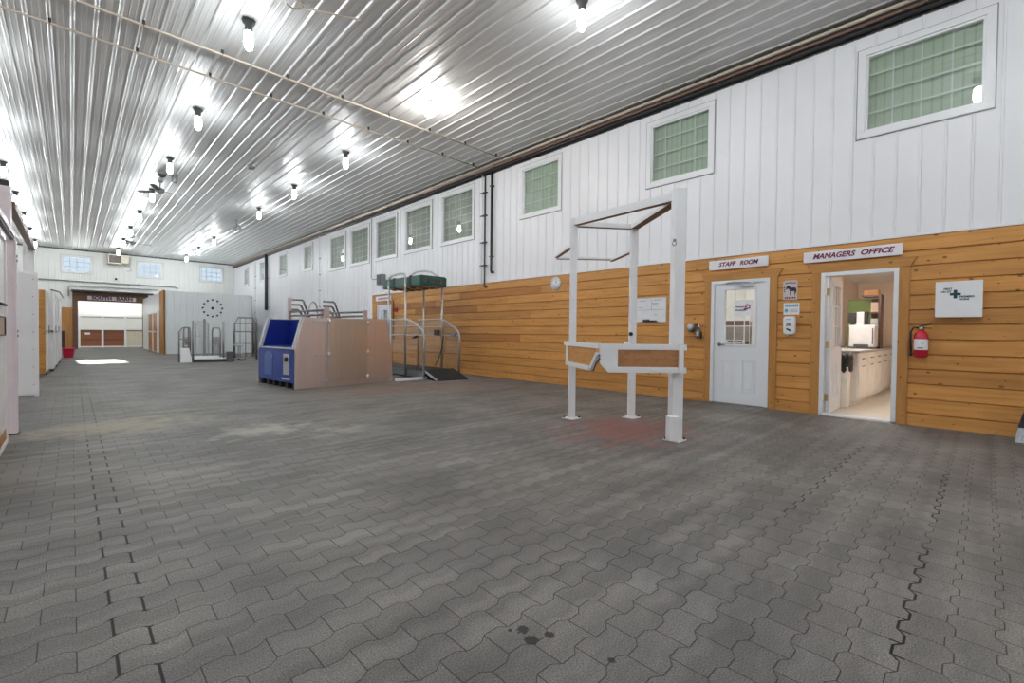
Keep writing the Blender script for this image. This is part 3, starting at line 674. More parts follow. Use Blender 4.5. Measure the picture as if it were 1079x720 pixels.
for y, lab in ((20.2, 'white conduit with clips on the right wall between the tall and small windows'), (29.9, 'white conduit with clips on the right wall beyond the dark downpipe')):
    vpipe(y, 7.785, 0.018, 1.2, 5.26, 'white', lab, None, (1.5, 2.2, 2.9, 3.6, 4.3), 'midgrey')

# electrical box with conduit
eb = thing('electrical_box', (D - 0.1, 14.55, 2.72), 'grey electrical box with conduit above the far wooden corner', 'electrical box')
MB().box(D - 0.20, D - 0.025, 14.40, 14.72, 2.74, 3.12).build('box', M['midgrey'], eb, 0.008)
MB().box(D - 0.215, D - 0.20, 14.43, 14.69, 2.77, 3.09).build('cover', M['darkgrey'], eb)
MB().tube([(D - 0.04, 14.72, 3.0), (D - 0.04, 15.33, 3.0), (D - 0.04, 15.42, 3.08), (D - 0.04, 15.42, 5.2)], 0.014, 6).build('conduit', M['midgrey'], eb)

# ------------------------------------------------------------------ doors of the right wall
def door_frame(n, rect, label, cw=0.11):
    y0, y1, z0, z1 = rect
    d = thing('door_%d' % n, (D, (y0 + y1) / 2, 0), label, 'doorway', None, 'structure')
    MB().rect(RW, y0 - cw, y0, 0, z1, 0.0, 0.045).build('casing', M['casing'], d, 0.004)
    MB().rect(RW, y1, y1 + cw, 0, z1, 0.0, 0.045).build('casing', M['casing'], d, 0.004)
    MB().prism([(y0 - cw - 0.0, z1), (y1 + cw + 0.0, z1), (y1 + cw + 0.07, z1 + 0.125), (y0 - cw - 0.07, z1 + 0.125)], RW, 0.0, 0.05).build('head_casing', M['casing_h'], d, 0.004)
    mb = MB().rect(RW, y0, y0 + 0.05, 0, z1, -0.12, 0.05).rect(RW, y1 - 0.05, y1, 0, z1, -0.12, 0.05).rect(RW, y0 + 0.05, y1 - 0.05, z1 - 0.05, z1, -0.12, 0.05)
    mb.build('jamb', M['doorwhite'], d)
    MB().rect(RW, y0, y1, 0.0, 0.022, -0.14, 0.05).build('threshold', M['midgrey'] if n == 1 else M['doorwhite'], d)
    return d

def half_lite(fn, u0, u1, parent, hinge_u, label_parts=None):
    """six panel style steel door: a nine-lite window above, two raised panels below; fn(u, v, d)"""
    w0, w1, v0, v1 = u0 + 0.165, u1 - 0.165, 0.99, 1.885
    if w1 - w0 < 0.4: w0, w1 = u0 + 0.14, u1 - 0.14
    mb = MB()
    for a, b, c, d in ((u0, u1, 0.02, v0), (u0, u1, v1, 2.0), (u0, w0, v0, v1), (w1, u1, v0, v1)): mb.rect(fn, a, b, c, d, 0.0, 0.042)
    leaf = mb.build('door_leaf', M['doorwhite'], parent)
    m2 = MB().frame(fn, w0 - 0.035, w1 + 0.035, v0 - 0.035, v1 + 0.035, 0.04, -0.008, 0.052)
    m2.build('glazing_frame', M['doorwhite'], leaf, 0.004)
    m3 = MB()
    for i in (1, 2):
        u = w0 + (w1 - w0) * i / 3; m3.rect(fn, u - 0.008, u + 0.008, v0, v1, 0.026, 0.036)
        v = v0 + (v1 - v0) * i / 3; m3.rect(fn, w0, w1, v - 0.008, v + 0.008, 0.0265, 0.0355)
    m3.build('muntin_grid', M['doorwhite'], leaf)
    MB().rect(fn, w0, w1, v0, v1, 0.018, 0.023).build('glass_pane', M['pane'], leaf)
    mid = (u0 + u1) / 2
    for a, b in ((u0 + 0.13, mid - 0.05), (mid + 0.05, u1 - 0.13)):
        m4 = MB().frame(fn, a, b, 0.22, 0.74, 0.02, 0.040, 0.050); m4.rect(fn, a + 0.055, b - 0.055, 0.275, 0.685, 0.040, 0.049)
        m4.build('raised_panel', M['doorwhite'], leaf, 0.004)
    return leaf

d1 = door_frame(1, DOOR1, 'closed white staff room door with gridded glass in a pine casing')
f1 = lambda u, v, d: RW(u, v, d - 0.02)
leaf = half_lite(f1, 2.388, 3.177, d1, 2.388)
mb = MB().tube([f1(3.09, 0.985, 0.042), f1(3.09, 0.985, 0.09)], 0.016, 8).tube([f1(3.09, 0.985, 0.085), f1(2.99, 0.985, 0.085)], 0.010, 8).lathe(f1(3.09, 0.985, 0.045), [(0.03, 0.004), (0.03, -0.006)], 12, 0)
mb.build('lever_handle', M['midgrey'], leaf)
mb = MB().rect(f1, 2.56, 2.77, 1.925, 1.98, 0.042, 0.10); mb.build('door_closer', M['silver'], leaf)
MB().bar(f1(2.62, 1.985, 0.09), f1(2.78, 1.985, 0.26), 0.02, 0.012).bar(f1(2.78, 1.985, 0.26), f1(2.98, 1.995, 0.075), 0.02, 0.012).build('closer_arm', M['midgrey'], leaf)
# notices on the glass
nt_ = thing('door_notice', f1(2.74, 1.46, 0.05), 'white paper notice with purple script and magenta flower in the staff door glass', 'notice')
MB().rect(f1, 2.57, 2.87, 1.45, 1.71, 0.0375, 0.0385).build('sheet', M['paper'], nt_)
sq = lambda u, v: f1(u, v, 0.0395)
for v in (1.60, 1.545):
    mb = MB(); pts = [sq(2.845 - 0.006 * i, v + 0.014 * math.sin(i * 1.9) * (1.0 if i % 4 else 1.5)) for i in range(23)]
    mb.tube(pts, 0.0035, 5).build('script_line', M['inkpurple'], nt_)
mb = MB()
for k in range(5):
    a = 2 * PI * k / 5; c = (2.655 + 0.03 * math.cos(a), 1.60 + 0.032 * math.sin(a))
    mb.prism([(c[0] + 0.017 * math.cos(t * PI / 4), c[1] + 0.017 * math.sin(t * PI / 4)) for t in range(8)], f1, 0.039, 0.0405)
mb.prism([(2.70, 1.59), (2.72, 1.555), (2.69, 1.53), (2.67, 1.56)], f1, 0.039, 0.0405)
mb.build('flower_print', M['magenta'], nt_)
ws = thing('door_sticker', f1(2.86, 1.005, 0.05), 'narrow white strip sticker with dark lettering at the foot of the staff door glass', 'sticker')
MB().rect(f1, 2.69, 3.0, 1.005, 1.065, 0.0375, 0.0385).build('strip', M['paper'], ws)
text('WELCOME', 0.05, M['horseblue'], 'lettering', ws, on_right(2.845, 1.035, D + 0.02 - 0.0395), 0, 0.001, width=0.24, bold=0.002)

d2 = door_frame(2, DOOR2, 'open doorway to the managers office in a pine casing')
# open leaf swung into the office, hinged on its left jamb
HY = 1.60
f2 = lambda u, v, d: Vector((D + 0.06 + (u), HY - 0.005 - d + 0.02 * u, v))
leaf2 = half_lite(f2, 0.0, 0.84, d2, 0)
MB().tube([f2(0.74, 0.98, 0.042), f2(0.74, 0.98, 0.10), f2(0.64, 0.98, 0.10)], 0.012, 8).build('lever_handle', M['midgrey'], leaf2)
for z in (0.25, 1.02, 1.78): MB().box(D + 0.035, D + 0.06, HY - 0.03, HY + 0.005, z - 0.05, z + 0.05).build('hinge', M['brass'], leaf2)

d4 = door_frame(4, DOOR3, 'far white door with a grid window behind the treadmill, in the pine wall', 0.09)
f4 = lambda u, v, d: RW(u, v, d - 0.02)
leaf4 = half_lite(f4, 14.035, 14.905, d4, 0)
MB().rect(RW, 14.1, 14.85, 0.9, 1.95, -0.13, -0.12).build('inner_blind', M['blind_beige'], d4)

def wall_sign(name, y0, y1, z0, z1, label, body, shear=0.25, width=None, size=0.1):
    s = thing(name, RW((y0 + y1) / 2, z0, 0.06), label, 'sign')
    MB().rect(RW, y0, y1, z0, z1, 0.055, 0.075).build('board', M['sign'], s, 0.003)
    for wd, off, wid in body: text(wd, size, M['maroon'], 'lettering', s, on_right((y0 + y1) / 2 - off, (z0 + z1) / 2, D - 0.0765), shear, 0.003, width=wid, bold=0.0035)
    return s
wall_sign('door_sign', 2.355, 3.265, 2.225, 2.380, 'white STAFF ROOM sign with slanted maroon letters', [('STAFF', -0.165, 0.28), ('ROOM', 0.17, 0.28)], 0.28, None, 0.092)
wall_sign('door_sign', 0.767, 1.882, 2.208, 2.362, 'white MANAGERS OFFICE sign with slanted maroon letters', [('MANAGERS', -0.195, 0.50), ('OFFICE', 0.285, 0.36)], 0.28, None, 0.098)
fs_ = thing('door_sign', RW(14.45, 2.2, 0.06), 'small white sign over the far door behind the treadmill', 'sign')
MB().rect(RW, 13.95, 15.01, 2.20, 2.37, 0.055, 0.075).build('board', M['sign'], fs_)
mb = MB()
for k in range(9): mb.rect(RW, 14.05 + k * 0.09, 14.11 + k * 0.09, 2.255, 2.315, 0.075, 0.078)
mb.build('lettering', M['maroon'], fs_)

# ------------------------------------------------------------------ rooms behind the right wall
mb = MB().box(13.4, 13.44, 0.0, 3.2, 0, 2.45)
structure(mb, 'wall_office', M['peach'], 'peach back wall inside the managers office', 'wall')
mb = MB().box(D + 0.14, 13.4, -0.02, 0.0, 0, 2.45).box(D + 0.14, 13.4, 2.12, 2.14, 0, 2.45)
structure(mb, 'wall_office_side', M['peach'], 'peach side wall inside the managers office', 'wall')
structure(MB().box(D, 13.4, 0.0, 2.12, -0.03, 0.004), 'floor_office', M['offfloor'], 'pale vinyl floor of the managers office', 'floor')
structure(MB().box(D + 0.02, 13.4, 0.0, 2.12, 2.40, 2.44), 'ceiling_office', M['offwhite'], 'white ceiling of the managers office', 'ceiling')
structure(MB().box(13.37, 13.40, 0.0, 1.42, 0.0, 0.10), 'baseboard_office', M['offwhite'], 'white baseboard on the peach office wall', 'baseboard')
cb_ = thing('base_cabinet', (11.0, 1.75, 0), 'long white base cabinet with drawers inside the managers office', 'cabinet')
CF = lambda u, v, d: Vector((u, 1.42 - d, v))
MB().box(9.10, 13.2, 1.42, 2.08, 0.09, 0.87).build('body', M['offwhite'], cb_)
MB().box(9.14, 13.2, 1.48, 2.08, 0.0, 0.09).build('toe_kick', M['offwhite'], cb_)
for i in range(5):
    a = 9.13 + i * 0.8
    dr = MB().rect(CF, a, a + 0.76, 0.70, 0.85, 0.0, 0.018).build('drawer', M['offwhite'], cb_)
    MB().rect(CF, a + 0.25, a + 0.5, 0.765, 0.785, 0.018, 0.035).build('pull', M['midgrey'], dr)
    for q in (0, 1):
        dd = MB().rect(CF, a + q * 0.385, a + q * 0.385 + 0.375, 0.11, 0.685, 0.0, 0.018).build('cabinet_door', M['offwhite'], cb_)
        MB().rect(CF, a + (0.26 if q == 0 else 0.42), a + (0.35 if q == 0 else 0.51), 0.64, 0.655, 0.018, 0.03).build('pull', M['midgrey'], dd)
ct = single(MB().box(9.06, 13.2, 1.39, 2.10, 0.87, 0.91), 'countertop', M['counter'], 'grey laminate worktop on the white office cabinet', 'countertop', bevel=0.004)
mw = thing('printer', (10.9, 1.72, 0.91), 'bulky white printer on the office worktop', 'printer')
MB().box(10.75, 11.15, 1.43, 1.82, 0.945, 1.36).build('body', M['printer'], mw, 0.012)
MB().box(10.70, 10.76, 1.52, 1.74, 0.945, 0.995).build('paper_tray', M['darkgrey'], mw)
MB().box(10.745, 10.752, 1.45, 1.47, 1.0, 1.3).build('side_slot', M['inkpurple'], mw)
MB().box(10.78, 11.12, 1.46, 1.79, 0.911, 0.945).build('foot_plinth', M['midgrey'], mw)
m_ = thing('monitor', (10.9, 1.84, 1.361), 'small black screen on top of the office printer, left one', 'monitor')
MB().box(10.80, 10.86, 1.73, 1.85, 1.40, 1.60).build('screen', M['black'], m_, 0.004)
MB().box(10.82, 10.9, 1.76, 1.81, 1.361, 1.40).build('stand', M['black'], m_)
s2 = thing('speaker', (10.9, 1.63, 1.361), 'grey box speaker on top of the office printer beside the black screen', 'speaker')
MB().box(10.82, 10.95, 1.605, 1.72, 1.361, 1.61).build('case', M['silver'], s2, 0.006)
MB().box(10.80, 10.95, 1.555, 1.60, 1.361, 1.61).build('dark_side', M['black'], s2)
hb = thing('hutch', (11.6, 1.65, 0.91), 'hutch shelf with an olive board back and dark wooden end behind the office printer', 'shelf')
MB().box(11.62, 11.66, 1.60, 2.00, 0.91, 1.90).build('olive_board', M['olive'], hb)
MB().box(11.30, 11.66, 1.42, 1.46, 0.91, 1.97).build('end_panel', M['shelfwood'], hb)
MB().box(11.60, 11.66, 1.46, 1.60, 0.91, 1.90).build('back_panel', M['shelfwood'], hb)
for z in (1.25, 1.6, 1.93): MB().box(11.32, 11.66, 1.46, 1.60 if z < 1.9 else 1.72, z, z + 0.03).build('shelf', M['shelfwood'], hb)
single(MB().box(11.4, 11.58, 1.47, 1.585, 1.285, 1.50), 'binder', M['silver'], 'pale binder standing on the middle shelf of the office hutch', 'binder')
single(MB().box(11.40, 11.58, 1.47, 1.585, 1.635, 1.82), 'binder', M['beige'], 'beige binder standing on the upper shelf of the office hutch', 'binder')
single(MB().box(11.36, 11.60, 1.47, 1.70, 1.961, 2.06), 'cardboard_box', M['orangebox'], 'orange brown box lying on top of the office hutch', 'box', bevel=0.004)
# waste bin with a black liner by the cabinet end
bn = thing('waste_bin', (8.9, 1.56, 0), 'slim white waste bin with a crumpled black liner beside the office cabinet', 'bin')
vs = [(8.80, 1.50, 0.006), (8.98, 1.50, 0.006), (8.98, 1.62, 0.006), (8.80, 1.62, 0.006), (8.78, 1.485, 0.66), (9.0, 1.485, 0.66), (9.0, 1.635, 0.66), (8.78, 1.635, 0.66)]
MB().add(vs, [(3, 2, 1, 0), (4, 5, 6, 7), (0, 1, 5, 4), (1, 2, 6, 5), (2, 3, 7, 6), (3, 0, 4, 7)]).build('body', M['offwhite'], bn, 0.01)
mb = MB(); n = 22; vs, fs = [], []
for i, (s_, z) in enumerate(((1.12, 0.58), (1.25, 0.62), (1.22, 0.72), (1.30, 0.80), (1.05, 0.86), (0.6, 0.84), (0.3, 0.78))):
    for k in range(n):
        a = 2 * PI * k / n; q = s_ * (1 + 0.10 * math.sin(3 * k + 2 * i) + 0.06 * math.sin(7 * k + i))
        vs.append((8.89 + 0.10 * q * math.cos(a), 1.545 + 0.075 * q * math.sin(a), z + 0.018 * math.sin(5 * k + i)))
for i in range(6):
    for k in range(n): fs.append((i * n + k, i * n + (k + 1) % n, (i + 1) * n + (k + 1) % n, (i + 1) * n + k))
mb.add(vs, fs, True); mb.build('liner', M['bag'], bn)
tl = thing('fluorescent_light', (10.0, 1.75, 2.3), 'bright fluorescent strip on the office ceiling', 'light')
MB().box(9.2, 10.4, 1.72, 1.92, 2.33, 2.40).build('housing', M['offwhite'], tl)
MB().box(9.22, 10.38, 1.74, 1.90, 2.27, 2.33).build('diffuser', M['tube_light'], tl)
single(MB().box(9.15, 9.40, 2.085, 2.119, 1.3, 1.9), 'wall_calendar', M['ivory'], 'pale calendar on the left office wall beyond the open door', 'calendar')
tw = MB().tube([(9.45, 2.08, 1.62), (9.45, 2.07, 1.45), (9.44, 2.06, 1.20), (9.44, 2.07, 0.98)], [0.03, 0.045, 0.06, 0.05], 8)
single(tw, 'towel', M['paper'], 'white towel hanging on the left office wall above the worktop', 'towel')

# staff room behind the glass door
mb = MB().box(D + 0.14, 11.0, 2.16, 2.18, 0, 2.45).box(D + 0.14, 11.0, 5.0, 5.02, 0, 2.45).box(11.0, 11.02, 2.16, 5.02, 0, 2.45).box(D + 0.02, 11.0, 2.16, 5.02, 2.44, 2.46)
structure(mb, 'wall_staff_room', M['offwhite'], 'white walls of the staff room behind the glazed door', 'wall')
structure(MB().box(D + 0.0, 11.0, 2.18, 5.0, -0.03, 0.003), 'floor_staff_room', M['offfloor'], 'pale floor of the staff room', 'floor')
rf = thing('refrigerator', (9.3, 3.0, 0), 'white refrigerator seen through the staff room door glass', 'refrigerator')
MB().box(9.3, 10.0, 2.72, 3.12, 0.02, 1.72).build('body', M['white'], rf, 0.01)
MB().box(9.26, 9.3, 2.72, 3.12, 0.55, 1.70).build('door', M['white'], rf, 0.008); MB().box(9.24, 9.262, 3.08, 3.10, 0.8, 1.4).build('handle', M['midgrey'], rf)
sh = thing('shelf_unit', (10.2, 3.85, 0), 'brown shelf unit seen through the left of the staff room door glass', 'shelf')
MB().box(10.2, 10.6, 3.25, 4.3, 0.0, 1.45).build('case', M['shelfwood'], sh); 
for k in range(3): MB().box(10.17, 10.2, 3.3, 4.25, 0.12 + k * 0.45, 0.45 + k * 0.45).build('shelf_box', M['midgrey'] if k != 1 else M['ivory'], sh)
stl = thing('ceiling_panel_light', (9.4, 3.4, 2.4), 'lit panel on the staff room ceiling', 'light')
MB().box(8.8, 10.0, 3.1, 3.4, 2.38, 2.44).build('diffuser', M['panel_light'], stl)

# ------------------------------------------------------------------ things on the right wall
w0 = 0.014
hs = thing('warning_sign', RW(2.055, 1.68, w0), 'small cream sign with a dark standing horse, between the two doors', 'sign')
MB().prism([(1.965, 1.68), (2.15, 1.68), (2.155, 1.95), (2.13, 1.975), (1.98, 1.975), (1.96, 1.95)], RW, w0, w0 + 0.012).build('plate', M['ivory'], hs)
def hpt(a, b): return (2.118 - a * 0.145, 1.748 + b * 0.150)
horse = [(0.02, 0.72), (0.10, 0.92), (0.20, 1.0), (0.32, 0.95), (0.50, 0.78), (0.78, 0.80), (0.93, 0.74), (0.99, 0.55), (0.97, 0.2), (0.93, 0.25), (0.92, 0.48), (0.90, 0.0), (0.84, 0.0), (0.80, 0.42), (0.60, 0.40), (0.48, 0.42), (0.47, 0.0), (0.40, 0.0), (0.38, 0.45), (0.28, 0.66), (0.16, 0.68), (0.06, 0.56)]
MB().prism([hpt(*p) for p in horse], RW, w0 + 0.012, w0 + 0.014).build('horse_print', M['horseblue'], hs)
mb = MB()
for k in range(7): mb.rect(RW, 1.985 + k * 0.021, 1.999 + k * 0.021, 1.932 - abs(k - 3) * 0.003, 1.952 - abs(k - 3) * 0.003, w0 + 0.012, w0 + 0.014)
mb.build('heading_print', M['inkpurple'], hs)
mb = MB()
for k in range(6): mb.rect(RW, 1.985 + k * 0.025, 2.003 + k * 0.025, 1.700, 1.728, w0 + 0.012, w0 + 0.014)
mb.build('caption_print', M['maroon'], hs)
mb = MB()
for k in range(3): mb.rect(RW, 2.125, 2.142, 1.80 + k * 0.03, 1.818 + k * 0.03, w0 + 0.012, w0 + 0.014)
mb.build('side_print', M['horseblue'], hs)
bs = thing('notice_sign', RW(2.04, 1.455, w0), 'small white notice with a blue heading, below the horse sign', 'sign')
MB().rect(RW, 1.930, 2.144, 1.458, 1.634, w0, w0 + 0.012).build('plate', M['paper'], bs, 0.003)
mb = MB()
for k in range(8): mb.rect(RW, 1.948 + k * 0.0225, 1.966 + k * 0.0225, 1.575, 1.615, w0 + 0.012, w0 + 0.0135)
mb.build('heading_print', M['bluesign'], bs)
mb = MB().prism([(2.105 + 0.026 * math.cos(t * PI / 8), 1.520 + 0.03 * math.sin(t * PI / 8)) for t in range(16)], RW, w0 + 0.012, w0 + 0.0135)
mb.build('round_print', M['bluesign'], bs)
mb = MB()
for k in range(3): mb.rect(RW, 1.95, 2.065, 1.495 + k * 0.02, 1.502 + k * 0.02, w0 + 0.012, w0 + 0.0135)
mb.build('text_lines', M['ink'], bs)
dp = thing('soap_dispenser', RW(2.045, 1.155, w0), 'white wall soap dispenser with a grey drip window, below the blue headed notice', 'dispenser')
mb = MB().prism([(1.970, 1.19), (1.99, 1.16), (2.10, 1.16), (2.12, 1.19), (2.125, 1.40), (2.11, 1.432), (1.98, 1.432), (1.965, 1.40)], RW, w0, w0 + 0.10)
mb.build('housing', M['white'], dp, 0.015)
mb = MB().prism([(2.01, 1.285), (2.085, 1.285), (2.07, 1.32), (2.045, 1.335), (2.02, 1.32)], RW, w0 + 0.098, w0 + 0.104); mb.build('drip_window', M['midgrey'], dp)
mb = MB().prism([(2.0, 1.225), (2.03, 1.205), (2.085, 1.24), (2.07, 1.255)], RW, w0 + 0.098, w0 + 0.104); mb.build('push_bar', M['darkgrey'], dp)
mb = MB()
for k in range(4): mb.rect(RW, 2.02 + k * 0.016, 2.03 + k * 0.016, 1.378, 1.392, w0 + 0.098, w0 + 0.103)
mb.build('lettering', M['ink'], dp)
MB().tube([RW(2.07, 1.165, 0.06), RW(2.07, 1.14, 0.06)], 0.014, 8).build('nozzle', M['white'], dp)

fa = thing('first_aid_cabinet', RW(0.235, 1.39, w0), 'white first aid cabinet with a dark teal cross', 'first aid cabinet')
MB().rect(RW, 0.035, 0.435, 1.39, 1.815, w0, w0 + 0.12).build('body', M['white'], fa, 0.006)
MB().rect(RW, 0.030, 0.440, 1.385, 1.82, w0 + 0.122, w0 + 0.138).build('cabinet_door', M['white'], fa, 0.004)
xf = D - w0 - 0.1395
mb = MB().rect(RW, 0.215, 0.310, 1.648, 1.678, w0 + 0.138, w0 + 0.141).rect(RW, 0.247, 0.278, 1.612, 1.714, w0 + 0.138, w0 + 0.1412)
mb.build('cross', M['teal'], fa)
text('FIRST', 0.030, M['teal'], 'lettering', fa, on_right(0.328, 1.727, xf), 0, 0.001, width=0.075, bold=0.0012)
text('AID KIT', 0.030, M['teal'], 'lettering', fa, on_right(0.344, 1.694, xf), 0, 0.001, width=0.095, bold=0.0012)
text('PREMIERS', 0.030, M['teal'], 'lettering', fa, on_right(0.163, 1.630, xf), 0, 0.001, width=0.125, bold=0.0012)
text('SOINS', 0.030, M['teal'], 'lettering', fa, on_right(0.183, 1.598, xf), 0, 0.001, width=0.08, bold=0.0012)
for z in (1.48, 1.72): MB().rect(RW, 0.024, 0.036, z, z + 0.05, w0 + 0.10, w0 + 0.13).build('hinge', M['midgrey'], fa)

fe = thing('fire_extinguisher', RW(0.57, 0.865, w0), 'red fire extinguisher with a white label hung on the pine wall', 'fire extinguisher')
c = RW(0.565, 0.88, 0.095)
MB().lathe(c, [(0.02, 0), (0.055, 0.004), (0.068, 0.02), (0.070, 0.26), (0.062, 0.305), (0.035, 0.335), (0.022, 0.345), (0.022, 0.36)], 20).build('cylinder', M['red'], fe)
mb = MB()
vs, fs = [], []
for k in range(11):
    a = PI * 0.62 + k * (PI * 0.86) / 10
    for z in (0.10, 0.235): vs.append(c + Vector((0.0712 * math.cos(a), 0.0712 * math.sin(a), z)))
for k in range(10): fs.append((2 * k, 2 * k + 2, 2 * k + 3, 2 * k + 1))
MB().add(vs, fs, True).build('label_band', M['paper'], fe)
mb = MB()
for i, z in enumerate((0.118, 0.180)):
    mb.box(c.x - 0.0735, c.x - 0.070, c.y - (0.026 if i == 0 else 0.035), c.y + (0.026 if i == 0 else -0.005), c.z + z, c.z + z + (0.012 if i == 0 else 0.006))
mb.build('label_print', M['darkgrey'], fe)
MB().lathe(c, [(0.024, 0.355), (0.026, 0.375), (0.018, 0.39)], 12).build('valve', M['silver'], fe)
MB().lathe(c + Vector((-0.03, 0, 0.37)), [(0.016, 0.0), (0.016, -0.012)], 12, 0).build('gauge', M['paper'], fe)
mb = MB().bar(c + Vector((0, 0.02, 0.395)), c + Vector((-0.01, -0.10, 0.425)), 0.024, 0.014).bar(c + Vector((0, 0.01, 0.378)), c + Vector((-0.01, -0.095, 0.372)), 0.022, 0.012)
mb.build('trigger_handle', M['black'], fe)
MB().tube([c + Vector((0, 0.02, 0.375)), c + Vector((-0.01, 0.07, 0.385)), c + Vector((-0.02, 0.098, 0.33)), c + Vector((-0.01, 0.098, 0.2)), c + Vector((0, 0.092, 0.07))], 0.011, 8).build('hose', M['black'], fe)
MB().tube([c + Vector((0, 0.092, 0.09)), c + Vector((0, 0.092, 0.02))], [0.010, 0.016], 8).build('nozzle', M['black'], fe)
MB().rect(RW, 0.54, 0.59, 1.03, 1.22, 0.012, 0.026).build('wall_bracket', M['darkgrey'], fe)

wb = thing('whiteboard', RW(4.36, 1.37, w0), 'white dry erase board with faint pen grid seen between the stocks posts', 'whiteboard')
MB().rect(RW, 4.05, 4.665, 1.372, 1.822, w0, w0 + 0.012).build('board', M['paper'], wb)
MB().frame(RW, 4.045, 4.67, 1.367, 1.827, 0.012, w0, w0 + 0.018).build('frame', M['silver'], wb)
mb = MB().rect(RW, 4.34, 4.345, 1.585, 1.80, w0 + 0.012, w0 + 0.0135).rect(RW, 4.08, 4.64, 1.595, 1.60, w0 + 0.012, w0 + 0.0135)
for (a, b, z) in ((4.46, 4.6, 1.765), (4.12, 4.30, 1.775), (4.20, 4.33, 1.72), (4.22, 4.33, 1.70), (4.24, 4.33, 1.68), (4.22, 4.29, 1.50), (4.52, 4.62, 1.64)): mb.rect(RW, a, b, z, z + 0.008, w0 + 0.012, w0 + 0.0135)
mb.build('pen_marks', M['ink'], wb)
MB().rect(RW, 4.21, 4.52, 1.372, 1.385, w0 + 0.012, w0 + 0.055).build('pen_tray', M['black'], wb)
er = single(MB().rect(RW, 4.38, 4.50, 1.386, 1.418, w0 + 0.018, w0 + 0.05), 'board_eraser', M['darkgrey'], 'dark eraser on the pen tray of the whiteboard', 'eraser', bevel=0.004)
for q, (y, m) in enumerate(((4.32, 'black'), (4.25, 'horseblue'))):
    single(MB().tube([RW(y + 0.05, 1.394, w0 + 0.035), RW(y - 0.02, 1.394, w0 + 0.035)], 0.008, 8), 'marker_pen', M[m], ['black marker on the whiteboard tray beside the eraser', 'dark blue marker at the right end of the whiteboard tray'][q], 'marker')

wc = thing('wall_clock', RW(6.695, 2.105, w0), 'round white faced clock on the pine wall left of the stocks', 'clock')
cw = RW(6.695, 2.255, w0)
MB().lathe(cw, [(0.15, 0), (0.15, -0.03), (0.138, -0.038), (0.13, -0.03)], 28, 0).build('rim', M['silver'], wc)
MB().lathe(cw, [(0.132, -0.026), (0.132, -0.031)], 28, 0).build('dial', M['paper'], wc)
mb = MB()
for k in range(12):
    a = k * PI / 6; p = Vector((cw.x - 0.032, cw.y + 0.112 * math.sin(a), cw.z + 0.112 * math.cos(a))); q = Vector((cw.x - 0.032, cw.y + 0.125 * math.sin(a), cw.z + 0.125 * math.cos(a)))
    mb.bar(p, q, 0.008, 0.003, (1, 0, 0))
mb.build('hour_marks', M['black'], wc)
MB().bar((cw.x - 0.034, cw.y, cw.z), (cw.x - 0.034, cw.y - 0.055, cw.z + 0.05), 0.008, 0.003, (1, 0, 0)).bar((cw.x - 0.036, cw.y, cw.z), (cw.x - 0.036, cw.y - 0.02, cw.z + 0.10), 0.006, 0.003, (1, 0, 0)).build('hands', M['black'], wc)

bt = thing('soap_bottle', RW(3.42, 1.09, w0), 'pump bottle in a holder beside the staff door', 'bottle')
MB().lathe(RW(3.425, 1.10, 0.075), [(0.03, 0), (0.034, 0.01), (0.034, 0.13), (0.014, 0.155), (0.014, 0.175)], 14).build('bottle', M['amber'], bt)
MB().lathe(RW(3.425, 1.10, 0.075), [(0.016, 0.172), (0.016, 0.20), (0.006, 0.205), (0.006, 0.235)], 10).build('pump', M['white'], bt)
MB().bar(RW(3.425, 1.335, 0.075), RW(3.40, 1.33, 0.12), 0.012, 0.01).build('spout', M['white'], bt)
mb = MB().rect(RW, 3.385, 3.465, 1.085, 1.098, w0, w0 + 0.105).rect(RW, 3.385, 3.465, 1.085, 1.20, w0, w0 + 0.012).frame(lambda u, v, d: Vector((D - w0 - v, u, 1.15 + d)), 3.385, 3.465, 0.02, 0.105, 0.006, 0, 0.012)
mb.build('holder', M['black'], bt)
MB().rect(RW, 3.405, 3.45, 1.13, 1.19, 0.109, 0.1105).build('bottle_label', M['paper'], bt)
rd = thing('roll_dispenser', RW(3.57, 1.2, w0), 'small grey round dispenser left of the pump bottle by the staff door', 'dispenser')
MB().lathe(RW(3.575, 1.27, w0), [(0.06, 0), (0.065, -0.02), (0.06, -0.08), (0.03, -0.10)], 18, 0).build('drum', M['silver'], rd)
MB().rect(RW, 3.53, 3.60, 1.19, 1.215, w0, w0 + 0.06).build('tray', M['darkgrey'], rd)
MB().rect(RW, 3.47, 3.52, 1.20, 1.33, w0, w0 + 0.03).build('key_plate', M['brownwood'], rd)

fx = thing('fire_alarm', RW(13.75, 1.76, w0), 'small red alarm with hanging strap on the pine wall behind the treadmill', 'alarm')
MB().rect(RW, 13.60, 13.74, 1.80, 1.93, w0, w0 + 0.06).build('box', M['red'], fx)
MB().tube([RW(13.83, 2.18, 0.05), RW(13.80, 2.05, 0.06), RW(13.83, 1.9, 0.05), RW(13.81, 1.4, 0.05), RW(13.82, 0.9, 0.05)], 0.02, 6).build('strap', M['brownwood'], fx)

